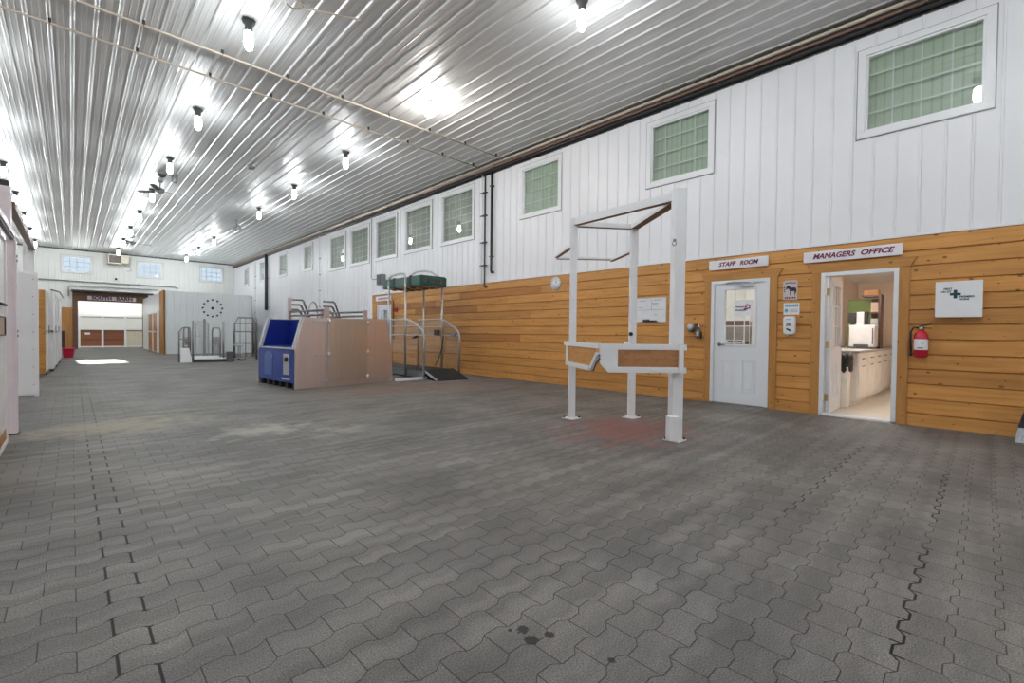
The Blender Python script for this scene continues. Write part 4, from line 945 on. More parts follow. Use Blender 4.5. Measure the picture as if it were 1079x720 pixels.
# broom leaning at the right edge
bo = thing('push_broom', (7.5, -0.34, 0), 'broom with pale bristles and black head standing against the pine wall', 'broom')
q0 = Vector((7.50, -0.42, 0))
mb = MB()
vs = []
for z, w, t in ((0.0, 0.172, 0.07), (0.10, 0.158, 0.055), (0.16, 0.146, 0.05)):
    for a, b in ((-1, -1), (1, -1), (1, 1), (-1, 1)): vs.append((q0.x + b * t, q0.y + a * w, z))
fs = [(0, 1, 2, 3), (8, 9, 10, 11)]
for i in (0, 4):
    for j in range(4): fs.append((i + j, i + (j + 1) % 4, i + 4 + (j + 1) % 4, i + 4 + j))
MB().add(vs, fs).build('bristles', M['bristle'], bo)
vs = []
for z, w, t in ((0.16, 0.150, 0.052), (0.32, 0.112, 0.04), (0.38, 0.03, 0.025)):
    for a, b in ((-1, -1), (1, -1), (1, 1), (-1, 1)): vs.append((q0.x + b * t, q0.y + a * w, z))
MB().add(vs, fs).build('broom_head', M['horseblue'], bo)
MB().tube([(q0.x, q0.y, 0.36), (q0.x + 0.24, q0.y - 0.10, 1.45)], 0.013, 8).build('handle', M['black'], bo)

# ------------------------------------------------------------------ white horse stocks
P1, P2, P3 = Vector((4.82, 3.83, 0)), Vector((5.50, 3.34, 0)), Vector((4.67, 2.30, 0))
hk = thing('horse_stocks', (4.9, 3.0, 0), 'tall white steel horse stocks with three posts and a rail gate', 'horse stocks')
ax = (P2 - P3).normalized(); ay = Vector((-ax.y, ax.x, 0))
up = Vector((0, 0, 1))
def post(p, w, z1, z0=0.0):
    c = [p + ax * (w / 2 * a) + ay * (w / 2 * b) for a, b in ((-1, -1), (1, -1), (1, 1), (-1, 1))]
    return MB().add([q + up * z0 for q in c] + [q + up * z1 for q in c], [(3, 2, 1, 0), (4, 5, 6, 7), (0, 1, 5, 4), (1, 2, 6, 5), (2, 3, 7, 6), (3, 0, 4, 7)])
for p, w, z in ((P1, 0.082, 2.66), (P2, 0.085, 2.62), (P3, 0.118, 2.69)):
    o = post(p, w, z).build('post', M['white'], hk, 0.006)
    mb = MB().box(p.x - 0.09, p.x + 0.09, p.y - 0.09, p.y + 0.09, 0.0, 0.012)
    mb.build('base_plate', M['white'], o)
    mb = MB()
    for sx in (-1, 1): mb.lathe((p.x + 0.07 * sx, p.y + 0.07 * sx * -1, 0.012), [(0.012, 0), (0.012, 0.02)], 8)
    mb.build('anchor_bolt', M['black'], o)
post(P3 - ax * 0.05 + ay * 0.055, 0.10, 0.27, 0.012).build('post_sleeve', M['white'], hk, 0.004)
# top triangle of rails: white faces with raw brown undersides
def toprail(a, b, w, z0, z1, name='top_rail'):
    r = MB().bar(a + up * ((z0 + z1) / 2), b + up * ((z0 + z1) / 2), w, z1 - z0).build(name, M['white'], hk, 0.003)
    MB().bar(a + up * (z0 - 0.004), b + up * (z0 - 0.004), w * 0.96, 0.008).build('raw_underside', M['brownwood'], r)['label'] = 'brown raw underside'
toprail(P1, P3, 0.055, 2.575, 2.665)
toprail(P1, P2, 0.045, 2.565, 2.625)
toprail(P2, P3, 0.10, 2.565, 2.625)
# lower cantilevered U frame behind
Q1, Q2 = Vector((5.37, 4.60, 0)), Vector((6.02, 4.04, 0))
toprail(P1, Q1, 0.05, 2.305, 2.335, 'canopy_arm')
toprail(P2, Q2, 0.05, 2.265, 2.295, 'canopy_arm')
toprail(Q1, Q2, 0.03, 2.285, 2.315, 'canopy_end')
# breast rail panel and swing gate
Mx, Rx, Gx = Vector((3.98, 2.80, 0)), Vector((4.62, 2.165, 0)), Vector((4.70, 3.86, 0))
dR = (Rx - Mx); 
def along(t): return Mx + dR * t
zt, zb = 1.035, 0.735
g1 = MB()
g1.bar(along(0) + up * (zt - 0.03), along(1.0) + up * (zt - 0.03), 0.045, 0.06)
g1.bar(along(0.13) + up * (zb + 0.03), along(1.0) + up * (zb + 0.03), 0.045, 0.06)
g1.bar(along(0.93) + up * zb, along(0.93) + up * zt, 0.10, 0.045, (dR.normalized()))
g1.build('breast_rail', M['white'], hk, 0.003)
MB().bar(along(0.205) + up * ((zt + zb) / 2), along(0.92) + up * ((zt + zb) / 2), 0.018, zt - zb - 0.06).build('infill_board', M['stockwood'], hk)['label'] = 'reddish wooden infill board'
n_ = Vector((dR.y, -dR.x, 0)).normalized()
fp = lambda u, v, d: along(u) + up * v + n_ * d
MB().prism([(0.0, zt - 0.06), (0.0, zb + 0.09), (0.10, zb), (0.205, zb), (0.205, zt - 0.06)], fp, -0.02, 0.02).build('latch_plate', M['white'], hk)
dG = (Gx - Mx)
gp = lambda t: Mx + dG * t
g2 = MB()
g2.bar(gp(0.0) + up * (zt - 0.025), gp(1.0) + up * (zt - 0.025), 0.04, 0.055)
g2.bar(gp(0.22) + up * (zb + 0.02), gp(0.93) + up * (zb + 0.02), 0.04, 0.055)
g2.bar(gp(0.90) + up * zb, gp(0.90) + up * zt, 0.04, 0.04)
g2.bar(gp(0.20) + up * (zb + 0.02), gp(0.05) + up * (zb + 0.19), 0.04, 0.05)
g2.build('swing_gate', M['white'], hk, 0.003)
MB().prism([(0.10, zt - 0.05), (0.88, zt - 0.05), (0.88, zb + 0.04), (0.20, zb + 0.04), (0.09, zb + 0.16)], lambda u, v, d: gp(u) + up * v + n_ * d, -0.009, 0.009).build('gate_board', M['wood'], hk)['label'] = 'pine infill board'
mb = MB().tube([gp(0.17) + up * (zb - 0.0) + n_ * 0.05, gp(0.10) + up * (zb + 0.09) + n_ * 0.05, gp(0.02) + up * (zb + 0.14) + n_ * 0.05, gp(0.02) + up * (zb + 0.18) + n_ * 0.05, gp(0.05) + up * (zb + 0.18) + n_ * 0.05], 0.008, 6)
mb.build('gate_latch', M['darkgrey'], hk)
MB().bar(P2 - ay * 0.0 + up * 1.015, P2 + (P1 - P2).normalized() * 0.11 + up * 1.015, 0.05, 0.045).build('rail_stub', M['white'], hk)
MB().lathe(P2 + Vector((-0.075, -0.02, 1.14)), [(0.025, -0.01), (0.025, 0.02)], 12, 0).build('knob', M['black'], hk)
rg = MB().tube([P3 + Vector((-0.085, 0.0 + 0.022 * math.cos(k * PI / 6), 2.10 + 0.022 * math.sin(k * PI / 6))) for k in range(13)], 0.005, 6); rg.build('tie_ring', M['midgrey'], hk)
MB().lathe(P3 + Vector((-0.085, 0, 2.135)), [(0.016, 0), (0.016, 0.02)], 10, 0).build('ring_bolt', M['midgrey'], hk)

# ------------------------------------------------------------------ stainless and blue horse spa
spa = thing('horse_spa', (3.08, 9.18, 0), 'stainless steel and blue horse spa tank with bent rails', 'horse spa')
e1 = Vector((math.cos(0.125), math.sin(0.125), 0)); e2 = Vector((-math.sin(0.095), math.cos(0.095), 0))
O = Vector((3.08, 9.18, 0))
SP = lambda u, v, d: O + e1 * u + e2 * d + up * v        # u along the near side, d away from it
def spa_side(d0, d1):
    MB().prism([(0, 0.0), (0.66, 0.0), (0.66, 1.40), (0.17, 1.40), (0, 0.78)], SP, d0, d1).build('side_panel', M['stainless'], spa, 0.004)
    MB().prism([(1.50, 0.0), (2.25, 0.0), (2.23, 0.66), (2.06, 1.42), (1.50, 1.42)], SP, d0, d1).build('side_panel', M['stainless'], spa, 0.004)
    MB().rect(SP, 0.66, 1.50, 0.0, 1.40 if d0 > 1 else 0.11, d0, d1).build('sill', M['stainless'], spa)
spa_side(0.0, 0.045); spa_side(1.74, 1.785)
dr_ = MB().rect(SP, 0.655, 1.56, 0.10, 1.405, -0.05, -0.008).build('door', M['stainless_door'], spa, 0.006)
for z in (0.16, 0.68, 1.31): MB().tube([SP(1.575, z - 0.05, -0.04), SP(1.575, z + 0.05, -0.04)], 0.03, 10).tube([SP(1.56, z, -0.06), SP(1.60, z + 0.01, -0.06)], 0.02, 8).build('hinge', M['silver'], dr_)
for z in (0.66, 1.33):
    mb = MB().bar(SP(0.36, z, -0.02), SP(0.68, z, -0.02), 0.03, 0.03); mb.tube([SP(0.68, z - 0.04, -0.06), SP(0.68, z + 0.05, -0.06)], 0.022, 8)
    mb.build('latch_bolt', M['silver'], dr_)
MB().bar(SP(0.58, 0.115, -0.03), SP(0.74, 0.115, -0.03), 0.05, 0.03).build('foot_bolt', M['silver'], dr_)
for u, d, z0, z1, w in ((0.66, 0.02, 0.0, 1.61, 0.11), (1.555, 0.02, 0.0, 1.60, 0.085), (0.64, 1.70, 0.0, 1.88, 0.07), (1.40, 1.70, 0.0, 1.66, 0.05)):
    MB().bar(SP(u, z0, d + (0.0 if d > 1 else 0.03)), SP(u, z1, d + (0.0 if d > 1 else 0.03)), w, 0.07, e2).build('post', M['pinksteel'], spa, 0.01)
for u in (0.62, 1.53):
    for z in (1.47, 1.56): MB().tube([SP(u, z, 0.06), SP(u + (0.02 if u < 1 else -0.1), z, 1.68)], 0.022, 8).build('cross_rail', M['darktube'], spa)
for u, n3 in ((0.66, 3), (1.44, 3)):
    for k in range(n3):
        z = 1.845 - 0.115 * k; l = 0.30 - 0.05 * k
        MB().tube([SP(u, z, 1.70), SP(u + l - 0.03, z + 0.0, 1.70), SP(u + l, z - 0.02, 1.70), SP(u + l + 0.14 - 0.01 * k, 1.40, 1.66)], 0.022, 8).build('bent_rail', M['darktube'], spa)
MB().tube([SP(1.07, 1.40, 1.70), SP(1.09, 1.68, 1.70), SP(1.13, 1.79, 1.70), SP(1.19, 1.82, 1.70), SP(1.25, 1.79, 1.70), SP(1.29, 1.68, 1.70), SP(1.31, 1.40, 1.70)], 0.017, 8).build('hoop', M['galv'], spa)
# blue end: low cabinet in front of a slanted hopper
MB().rect(SP, -0.02, 0.16, 0.11, 0.77, 0.06, 1.73).build('blue_cabinet', M['blue'], spa, 0.02)
bc = MB().rect(lambda u, v, d: SP(-0.02 - d, v, u), 0.20, 0.46, 0.27, 0.68, 0.0, 0.012).build('control_plate', M['silver'], spa, 0.006)
MB().lathe(SP(-0.03, 0.575, 0.27), [(0.045, 0.01), (0.045, -0.05)], 12, 0).build('control_knob', M['black'], bc)
arch = [(0.98, 0.22), (1.36, 0.22), (1.36, 0.60), (1.31, 0.68), (1.17, 0.72), (1.03, 0.68), (0.98, 0.60)]
MB().prism(arch, lambda u, v, d: SP(-0.02 - d, v, u), 0.0, 0.018).build('arch_panel', M['blue_panel'], spa, 0.008)
MB().rect(lambda u, v, d: SP(-0.02 - d, v, u), 0.16, 0.52, 0.17, 0.205, 0.0, 0.015).build('drain_slot', M['silver'], spa)
for d in (0.12, 0.42, 0.72, 1.02, 1.32, 1.62): MB().rect(SP, 0.02, 0.14, 0.0, 0.112, d - 0.05, d + 0.05).build('foot', M['black'], spa)
MB().rect(SP, -0.035, 0.20, 0.77, 0.80, 0.05, 1.74).build('ledge', M['silver'], spa, 0.008)
# slanted rims left and right, and the deep blue hopper walls
for d0, d1 in ((0.05, 0.12), (1.64, 1.74)):
    MB().prism([(-0.02, 0.78), (0.09, 0.78), (0.26, 1.41), (0.15, 1.41)], SP, d0, d1).build('hopper_rim', M['silver'], spa, 0.008)
mb = MB().rect(SP, 0.60, 0.62, 0.80, 1.38, 0.12, 1.64).rect(SP, 0.08, 0.60, 0.795, 0.815, 0.12, 1.64)
mb.prism([(0.04, 0.80), (0.60, 0.80), (0.60, 1.38), (0.20, 1.38)], SP, 0.10, 0.125).prism([(0.04, 0.80), (0.60, 0.80), (0.60, 1.38), (0.20, 1.38)], SP, 1.62, 1.645)
mb.build('hopper_liner', M['navy'], spa)

# ------------------------------------------------------------------ horse treadmill under a green solarium
tm = thing('horse_treadmill', (6.5, 10.2, 0), 'galvanised horse treadmill with clear sides under a green solarium hood', 'treadmill')
XA, XB = 6.07, 6.98
MB().box(XA + 0.03, XB - 0.03, 9.40, 12.3, 0.03, 0.20).build('deck', M['deck'], tm, 0.01)
MB().box(XA + 0.08, XB - 0.08, 9.42, 12.2, 0.20, 0.215).build('belt', M['rubber'], tm)
MB().box(5.36, XA + 0.1, 9.33, 9.43, 0.0, 0.06).build('base_bar', M['white'], tm)
def side(X, yf, yb, zt2, posts, ztop, arch_z):
    pts = [(X, yf, 0.03), (X, yf, 1.05), (X, yf + 0.03, 1.15), (X, yf + 0.16, 1.24), (X, yf + 0.62, zt2 - 0.03), (X, yf + 0.80, zt2), (X, yb, zt2), (X, yb, 0.03)]
    fr = MB().tube(pts, 0.027, 10).build('side_frame', M['galv'], tm)
    MB().tube([(X, yf + 0.03, 1.06), (X, yb, 1.06)], 0.016, 8).build('hand_rail', M['galv'], fr)
    MB().tube([(X, yf + 0.35, 1.28), (X, yb, 1.28)], 0.010, 8).build('upper_rail', M['galv'], fr)
    a, b = posts
    MB().prism([(yf + 0.03, 0.22), (yb - 0.03, 0.22), (yb - 0.03, zt2 - 0.03), (yf + 0.80, zt2 - 0.03), (yf + 0.18, 1.21), (yf + 0.03, 1.05)], lambda u, v, d: Vector((X + d, u, v)), -0.004, 0.004).build('clear_panel', M['clear'], fr)
    for y in posts: MB().tube([(X, y, 0.03), (X, y, ztop)], 0.026, 10).build('upright', M['galv'], tm)
    MB().tube(arch_z, 0.026, 10).build('arch', M['galv'], tm)
side(XA, 9.32, 11.06, 1.455, (11.03, 10.18), 2.50, [(XA, 11.03, 2.48), (XA, 10.98, 2.56), (XA, 10.85, 2.61), (XA, 10.45, 2.63), (XA, 10.25, 2.61), (XA, 10.18, 2.50)])
side(XB, 9.13, 11.0, 1.475, (10.74, 9.88), 2.55, [(XB, 11.75, 2.45), (XB, 11.65, 2.62), (XB, 11.45, 2.75), (XB, 11.15, 2.82), (XB, 10.75, 2.82), (XB, 10.40, 2.75), (XB, 10.1, 2.62), (XB, 9.88, 2.52)])
MB().tube([(XB - 0.05, 9.75, 1.04), (XB - 0.06, 9.8, 0.7), (XB - 0.08, 9.95, 0.4), (XB - 0.06, 10.1, 0.25)], 0.012, 6).build('control_cable', M['black'], tm)
MB().box(XB - 0.10, XB - 0.03, 9.95, 10.12, 1.06, 1.20).build('control_box', M['darkgrey'], tm, 0.01)
MB().box(XB - 0.06, XB - 0.03, 9.25, 9.45, 1.03, 1.10).build('grip', M['midgrey'], tm)
MB().tube([(XA - 0.03, 9.6, 1.03), (XA - 0.03, 9.75, 1.0)], 0.03, 8).build('stop_button', M['black'], tm)
vs = [(XA + 0.02, 8.80, 0.0), (6.92, 8.70, 0.0), (XB, 9.38, 0.20), (XA + 0.05, 9.38, 0.20)]
mb = MB().add([*vs] + [(p[0], p[1], p[2] + 0.025) for p in vs], [(3, 2, 1, 0), (4, 5, 6, 7), (0, 1, 5, 4), (1, 2, 6, 5), (2, 3, 7, 6), (3, 0, 4, 7)])
mb.build('ramp', M['rubber'], tm)
MB().bar((XA + 0.01, 8.78, 0.015), (XA + 0.03, 9.38, 0.21), 0.03, 0.04).build('ramp_edge', M['silver'], tm)
HX0, HX1, HY0, HY1, HZ0, HZ1 = 6.12, 6.93, 9.62, 11.43, 2.29, 2.545
hd = MB().prism([(HX0, HZ0), (HX1, HZ0), (HX1 + 0.0, HZ1 - 0.03), (HX1 - 0.05, HZ1), (HX0 + 0.05, HZ1), (HX0, HZ1 - 0.03)], lambda u, v, d: Vector((u, d, v)), HY0, HY1).build('solarium_hood', M['green'], tm, 0.015)
MB().box(HX0 + 0.04, HX1 - 0.04, HY0 + 0.04, HY1 - 0.04, HZ0 - 0.012, HZ0).build('underside', M['beige'], hd)
for k in range(3):
    x = 6.28 + k * 0.22
    MB().lathe((x, HY0, 2.42), [(0.055, -0.012), (0.045, -0.016), (0.04, -0.004)], 16, 1).build('vent_ring', M['tanpipe'], hd)
    MB().lathe((x, HY0 - 0.002, 2.42), [(0.038, 0.0), (0.038, -0.004)], 16, 1).build('vent_hole', M['black'], hd)
for y in (10.05, 10.85): MB().box(HX0 - 0.006, HX1 + 0.006, y - 0.03, y + 0.03, HZ0 - 0.02, HZ1 + 0.004).build('strap', M['black'], hd)
for i in range(2):
    for j in range(5):
        MB().lathe((6.32 + i * 0.36, 9.9 + j * 0.32, HZ0 - 0.013), [(0.07, 0.0), (0.075, -0.02), (0.03, -0.035)], 12).build('heat_lamp', M['tanpipe'], hd)

# ------------------------------------------------------------------ far equipment by the grey room
pf = thing('vibration_platform', (3.55, 19.6, 0), 'white horse platform with ramp and side rails in front of the grey room', 'platform')
MB().box(3.05, 4.05, 18.95, 20.9, 0.03, 0.14).build('deck', M['white'], pf, 0.01)
MB().box(3.02, 4.10, 18.90, 18.98, 0.0, 0.10).build('deck_edge', M['darkgrey'], pf)
MB().box(3.02, 4.10, 20.88, 20.93, 0.0, 0.10).build('deck_edge', M['darkgrey'], pf)
for x in (3.01, 3.92):
    MB().tube([(x, 19.0, 0.0), (x, 19.0, 1.44)], 0.032, 8).build('front_post', M['darktube'], pf)
    m6 = MB().tube([(x - 0.02, 19.35, 0.05), (x - 0.02, 19.35, 1.05), (x - 0.02, 19.5, 1.2), (x - 0.02, 20.5, 1.22), (x - 0.02, 20.7, 1.1), (x - 0.02, 20.7, 0.05)], 0.025, 8)
    m6.tube([(x - 0.02, 19.35, 0.85), (x - 0.02, 20.7, 0.85)], 0.018, 8)
    s7 = m6.build('side_rail', M['darktube'], pf)
    MB().box(x - 0.025, x - 0.015, 19.4, 20.68, 0.15, 0.82).build('clear_panel', M['clear'], s7)
m7 = MB().tube([(3.38, 20.8, 0.1), (3.38, 20.8, 1.35), (3.46, 20.8, 1.45), (3.72, 20.8, 1.45), (3.80, 20.8, 1.35), (3.80, 20.8, 0.1)], 0.018, 8).tube([(3.38, 20.8, 0.9), (3.80, 20.8, 0.9)], 0.015, 8)
rg_ = m7.build('rear_gate', M['galv'], pf)
MB().box(3.40, 3.78, 20.795, 20.805, 0.15, 1.40).build('clear_panel', M['clear'], rg_)
MB().box(3.62, 3.70, 20.76, 20.79, 0.1, 1.55).build('control_column', M['midgrey'], pf)
vs = [(2.70, 18.9, 0.0), (2.98, 18.9, 0.0), (2.95, 20.0, 0.10), (2.70, 20.0, 0.10)]
MB().add([(2.66, 19.0, 0.0), (2.99, 19.0, 0.0), (2.92, 19.08, 0.50), (2.68, 19.08, 0.50), (2.66, 19.03, 0.0), (2.99, 19.03, 0.0), (2.92, 19.11, 0.50), (2.68, 19.11, 0.50)], [(3, 2, 1, 0), (4, 5, 6, 7), (0, 1, 5, 4), (1, 2, 6, 5), (2, 3, 7, 6), (3, 0, 4, 7)]).build('folded_ramp', M['white'], pf)
wf = thing('wing_panel', (2.8, 19.3, 0), 'clear framed wing panel standing left of the white horse platform', 'panel')
m8 = MB().tube([(2.66, 19.3, 0.0), (2.66, 19.3, 1.05), (2.76, 19.3, 1.2), (2.93, 19.3, 1.2), (2.93, 19.3, 0.0)], 0.022, 8).tube([(2.80, 19.3, 0), (2.80, 19.3, 1.2)], 0.016, 8).tube([(2.66, 19.3, 0.8), (2.93, 19.3, 0.8)], 0.014, 8)
m8.build('frame', M['darktube'], wf)
MB().box(2.68, 2.91, 19.296, 19.304, 0.05, 1.05).build('clear_panel', M['clear'], wf)
bx = thing('bucket', (4.02, 18.8, 0), 'grey bucket beside the right post of the white horse platform', 'bucket')
MB().lathe((4.06, 18.70, 0.0), [(0.09, 0), (0.10, 0.01), (0.125, 0.36), (0.135, 0.37), (0.115, 0.365), (0.085, 0.03)], 16).build('pail', M['midgrey'], bx)
cg = thing('wire_pen', (5.0, 20.5, 0), 'grey wire mesh pen panels beside the blue end of the spa', 'pen')
def mesh_panel(p, q, h, name, ht2=None):
    p, q = Vector(p), Vector(q); d = q - p; m = MB()
    top = [p, p + up * (h - 0.25), p + d * 0.15 + up * h, q - d * 0.15 + up * h, q + up * (h - 0.25), q]
    m.tube(top, 0.028, 8)
    for t in (0.25, 0.5, 0.75): m.tube([p + d * t + up * 0.08, p + d * t + up * h], 0.013, 6)
    for z in (0.1, 0.62, 1.08, 1.38): m.tube([p + up * z, q + up * z], 0.013 if z != 1.08 else 0.022, 6)
    return m.build(name, M['darktube'], cg)
mesh_panel((4.50, 20.0, 0), (5.25, 20.0, 0), 1.62, 'end_panel')
mesh_panel((4.50, 20.05, 0), (4.95, 22.2, 0), 1.1, 'side_panel')
mesh_panel((5.28, 20.05, 0), (5.70, 22.2, 0), 1.62, 'side_panel')
ct2 = thing('wheeled_stool', (4.57, 19.3, 0), 'small chrome wheeled stool in front of the wire pen', 'stool')
c = Vector((4.45, 19.2, 0))
MB().lathe(c, [(0.15, 0.55), (0.16, 0.57), (0.16, 0.60), (0.14, 0.62)], 16).build('seat', M['silver'], ct2)
MB().tube([c + up * 0.12, c + up * 0.55], 0.025, 8).build('column', M['galv'], ct2)
MB().tube([c + Vector((0.12 * math.cos(k * PI / 8), 0.12 * math.sin(k * PI / 8), 0.28)) for k in range(17)], 0.012, 6).build('foot_ring', M['galv'], ct2)
for k in range(5):
    a = k * 2 * PI / 5; e = c + Vector((0.2 * math.cos(a), 0.2 * math.sin(a), 0.07))
    l = MB().tube([c + up * 0.13, e], [0.02, 0.014], 8).build('leg', M['galv'], ct2)
    MB().lathe(e + Vector((0, -0.012, -0.035)), [(0.032, 0), (0.032, 0.024)], 10, 1).build('caster', M['black'], l)

# ------------------------------------------------------------------ stalls on the left
XS = -0.43
def struct_thing(mb, name, mat, label, cat, group=None, bevel=0.0): return single(mb, name, mat, label, cat, group, None, bevel)
sd1 = thing('sliding_stall_door', (-0.5, 5.2, 0), 'white sliding stall door with a wooden kickboard at the left photo edge', 'stall door')
MB().box(-0.50, -0.47, 4.3, 6.62, 0.15, 2.0).build('panel', M['stallwhite'], sd1)
MB().box(-0.505, -0.465, 4.3, 6.62, 0.05, 0.15).build('kickboard', M['casing'], sd1)
mb = MB().box(-0.51, -0.455, 4.25, 6.66, 0.01, 0.05).box(-0.51, -0.455, 6.60, 6.66, 0.05, 2.02).box(-0.51, -0.455, 4.25, 6.66, 1.97, 2.03)
mb.build('frame', M['stallwhite'], sd1)
fo = MB().frame(lambda u, v, d: Vector((-0.47 + d, u, v)), 5.0, 6.56, 1.06, 1.24, 0.012, 0, 0.014).build('feed_flap_frame', M['darkgrey'], sd1)
MB().box(-0.472, -0.466, 5.01, 6.55, 1.07, 1.23).build('feed_flap', M['beige'], fo)
MB().tube([(-0.46, 5.9, 1.35), (-0.44, 6.0, 1.345), (-0.44, 6.35, 1.345), (-0.46, 6.45, 1.35)], 0.012, 6).build('grab_bar', M['darkgrey'], sd1)
trk = thing('overhead_door_track', (-0.45, 5, 2.0), 'pinkish steel track over the sliding stall door', 'door track')
MB().box(-0.47, -0.42, 2.5, 7.08, 2.075, 2.125).build('rail', M['pinkwhite'], trk); MB().box(-0.46, -0.43, 2.5, 7.08, 2.05, 2.075).build('lip', M['darkgrey'], trk)
MB().box(-0.49, -0.425, 2.5, 7.08, 2.125, 2.14).build('cover', M['silver'], trk)
p1 = thing('stall_post', (-0.49, 7.2, 0), 'pinkish white steel post at the end of the near stall', 'post')
MB().box(-0.545, -0.42, 7.12, 7.26, 0.0, 2.06).build('post', M['pinkwhite'], p1, 0.006)
MB().box(-0.56, -0.405, 7.10, 7.28, 0.0, 0.015).build('base_plate', M['darkgrey'], p1)
mb = MB()
for z in (1.85, 1.9, 1.05, 1.10): mb.lathe((-0.425, 7.19, z), [(0.012, 0), (0.012, 0.015)], 8, 0)
mb.build('hinge_bolts', M['midgrey'], p1)
MB().box(-0.60, -0.455, 7.14, 7.28, 2.06, 2.62).build('upper_post', M['pinkwhite'], p1)
MB().box(-0.56, -0.47, 7.15, 7.27, 2.62, 2.68).build('bracket', M['black'], p1)
p2 = thing('stall_post', (-0.49, 11.03, 0), 'second white post, carrying the far end of the brown beam', 'post')
MB().box(-0.57, -0.44, 10.96, 11.10, 0.0, 2.52).build('post', M['stallwhite'], p2, 0.005)
single(MB().box(-0.50, -0.43, 7.29, 10.955, 2.42, 2.50), 'stall_beam', M['tanpipe'], 'brown steel beam joining the two left posts near the ceiling', 'beam')
pn = thing('stall_partition', (-1.9, 10.93, 0), 'tall white stall partition with bolt holes behind the pinkish post', 'partition')
MB().box(-3.6, -0.42, 10.89, 10.92, 0.03, 2.03).build('sheet', M['stallwhite'], pn)
MB().box(-0.44, -0.395, 10.875, 10.94, 0.0, 2.05).build('edge_channel', M['stallwhite'], pn)
mb = MB()
for k in range(7): mb.lathe((-0.455, 10.89, 0.2 + k * 0.29), [(0.008, 0), (0.008, -0.006)], 8, 1)
mb.build('bolts', M['midgrey'], pn)
wp = single(MB().box(-3.6, -0.46, 15.82, 15.87, 0.02, 2.06), 'stall_partition', M['woodx'], 'pine board stall partition beyond the white one', 'partition')
for i, (x, y0, y1, hgt, lab) in enumerate(((-0.44, 15.9, 16.95, 2.06, 'white stall door edge nearest, beside the pine partition'), (-0.345, 17.0, 18.72, 2.1, 'white stall front standing second along the far left row'), (-0.315, 18.8, 20.7, 2.12, 'white stall front standing third along the far left row'), (-0.285, 20.8, 23.9, 2.12, 'white stall front farthest along the left row, before the red tub'))):
    t = thing('horse_stall', (x - 0.02, (y0 + y1) / 2, 0), lab, 'stall front')
    MB().box(x - 0.16, x, y0, y1, 0.06, hgt).build('panel', M['stallwhite'], t, 0.004)
    MB().box(x - 0.055, x + 0.005, y0, y1, 0.0, 0.06).build('kick_rail', M['darkgrey'], t)
    mb = MB().box(x - 0.06, x + 0.012, y1 - 0.05, y1, 0.0, hgt).box(x - 0.06, x + 0.012, y0, y1, 1.02, 1.08)
    mb.build('frame', M['stallwhite'], t)
    MB().box(x + 0.012, x + 0.03, y1 - 0.3, y1 - 0.2, 1.0, 1.2).build('latch', M['midgrey'], t)
single(MB().tube([(-0.36, 16.0, 2.08), (-0.25, 18.9, 2.2), (-0.20, 21.5, 2.16)], 0.016, 6), 'stall_cable', M['darkgrey'], 'dark cable sagging over the far left stall fronts', 'cable')
tb = thing('feed_tub', (-0.10, 24.8, 0), 'red plastic feed tub on the floor at the far left', 'tub')
mb = MB(); vs, fs = [], []
prof = [(0.78, 0.0), (0.80, 0.02), (0.95, 0.32), (1.03, 0.335), (1.03, 0.365), (0.93, 0.36), (0.76, 0.05)]
n = 20
for s_, z in prof:
    for k in range(n):
        a = 2 * PI * k / n; ca, sa = math.cos(a), math.sin(a)
        vs.append((-0.10 + 0.185 * s_ * math.copysign(abs(ca) ** 0.6, ca), 24.8 + 0.30 * s_ * math.copysign(abs(sa) ** 0.6, sa), z))
for i in range(len(prof) - 1):
    for k in range(n): fs.append((i * n + k, i * n + (k + 1) % n, (i + 1) * n + (k + 1) % n, (i + 1) * n + k))
fs += [tuple(range(n))[::-1], tuple(range((len(prof) - 1) * n, len(prof) * n))]
MB().add(vs, fs, True).build('tub', M['tubred'], tb)
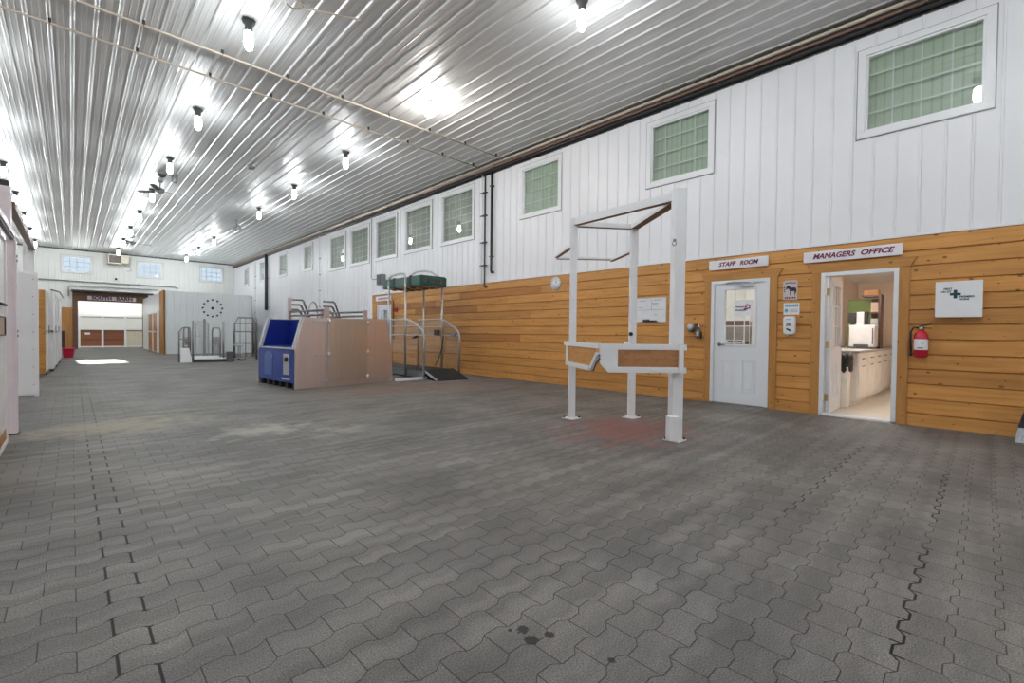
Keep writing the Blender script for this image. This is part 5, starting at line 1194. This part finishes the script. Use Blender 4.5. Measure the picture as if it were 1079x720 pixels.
structure(MB().rect(EW, -3.6, 0.03, 0.0, 2.28, 0.02, 0.05), 'trim_4', M['casing'], 'orange wooden boarding left of the barn opening', 'trim')
single(MB().box(-0.42, -0.28, 34.3, 34.6, 0.0, 1.0), 'waste_bin', M['black'], 'dark bin against the orange boarding behind the red tub', 'bin', bevel=0.02)

# ------------------------------------------------------------------ daylight
w = bpy.data.worlds.new('sky'); SC.world = w; w.use_nodes = True
bg = w.node_tree.nodes['Background']; bg.inputs[0].default_value = (0.72, 0.84, 1.0, 1); bg.inputs[1].default_value = 0.42

sun = bpy.data.lights.new('sun', 'SUN'); so = bpy.data.objects.new('sun', sun); COL.objects.link(so)   # low sun through the end wall windows
sun.energy = 5.5; sun.angle = 0.02; sun.color = (1.0, 0.97, 0.92)
so.rotation_euler = Vector((0.53, -13.7, -4.67)).to_track_quat('-Z', 'Y').to_euler(); so.location = (0, 45, 12)

# ------------------------------------------------------------------ camera
cam = bpy.data.cameras.new('camera'); co = bpy.data.objects.new('camera', cam); COL.objects.link(co)
yaw, pitch, roll = 0.7674, 0.0184, 0.0108
fw = Vector((math.sin(yaw) * math.cos(pitch), math.cos(yaw) * math.cos(pitch), -math.sin(pitch)))
r_ = Vector((math.cos(yaw), -math.sin(yaw), 0)); u_ = r_.cross(fw)
rt = r_ * math.cos(roll) + u_ * math.sin(roll); ut = u_ * math.cos(roll) - r_ * math.sin(roll)
co.matrix_world = Matrix(((rt.x, ut.x, -fw.x, 0), (rt.y, ut.y, -fw.y, 0), (rt.z, ut.z, -fw.z, 1.135), (0, 0, 0, 1)))
cam.sensor_width = 36; cam.lens = 36 * 480.99 / 1079; cam.clip_start = 0.05; cam.clip_end = 200
SC.camera = co
SC.view_settings.view_transform = 'Standard'; SC.view_settings.look = 'None'; SC.view_settings.gamma = 1
SC.view_settings.use_curve_mapping = False
SC.view_settings.exposure = 1.3
SC.cycles.max_bounces = 8; SC.cycles.diffuse_bounces = 6; SC.cycles.glossy_bounces = 4; SC.cycles.transparent_max_bounces = 12
SC.cycles.sample_clamp_indirect = 6
SC.cycles.use_denoising = True
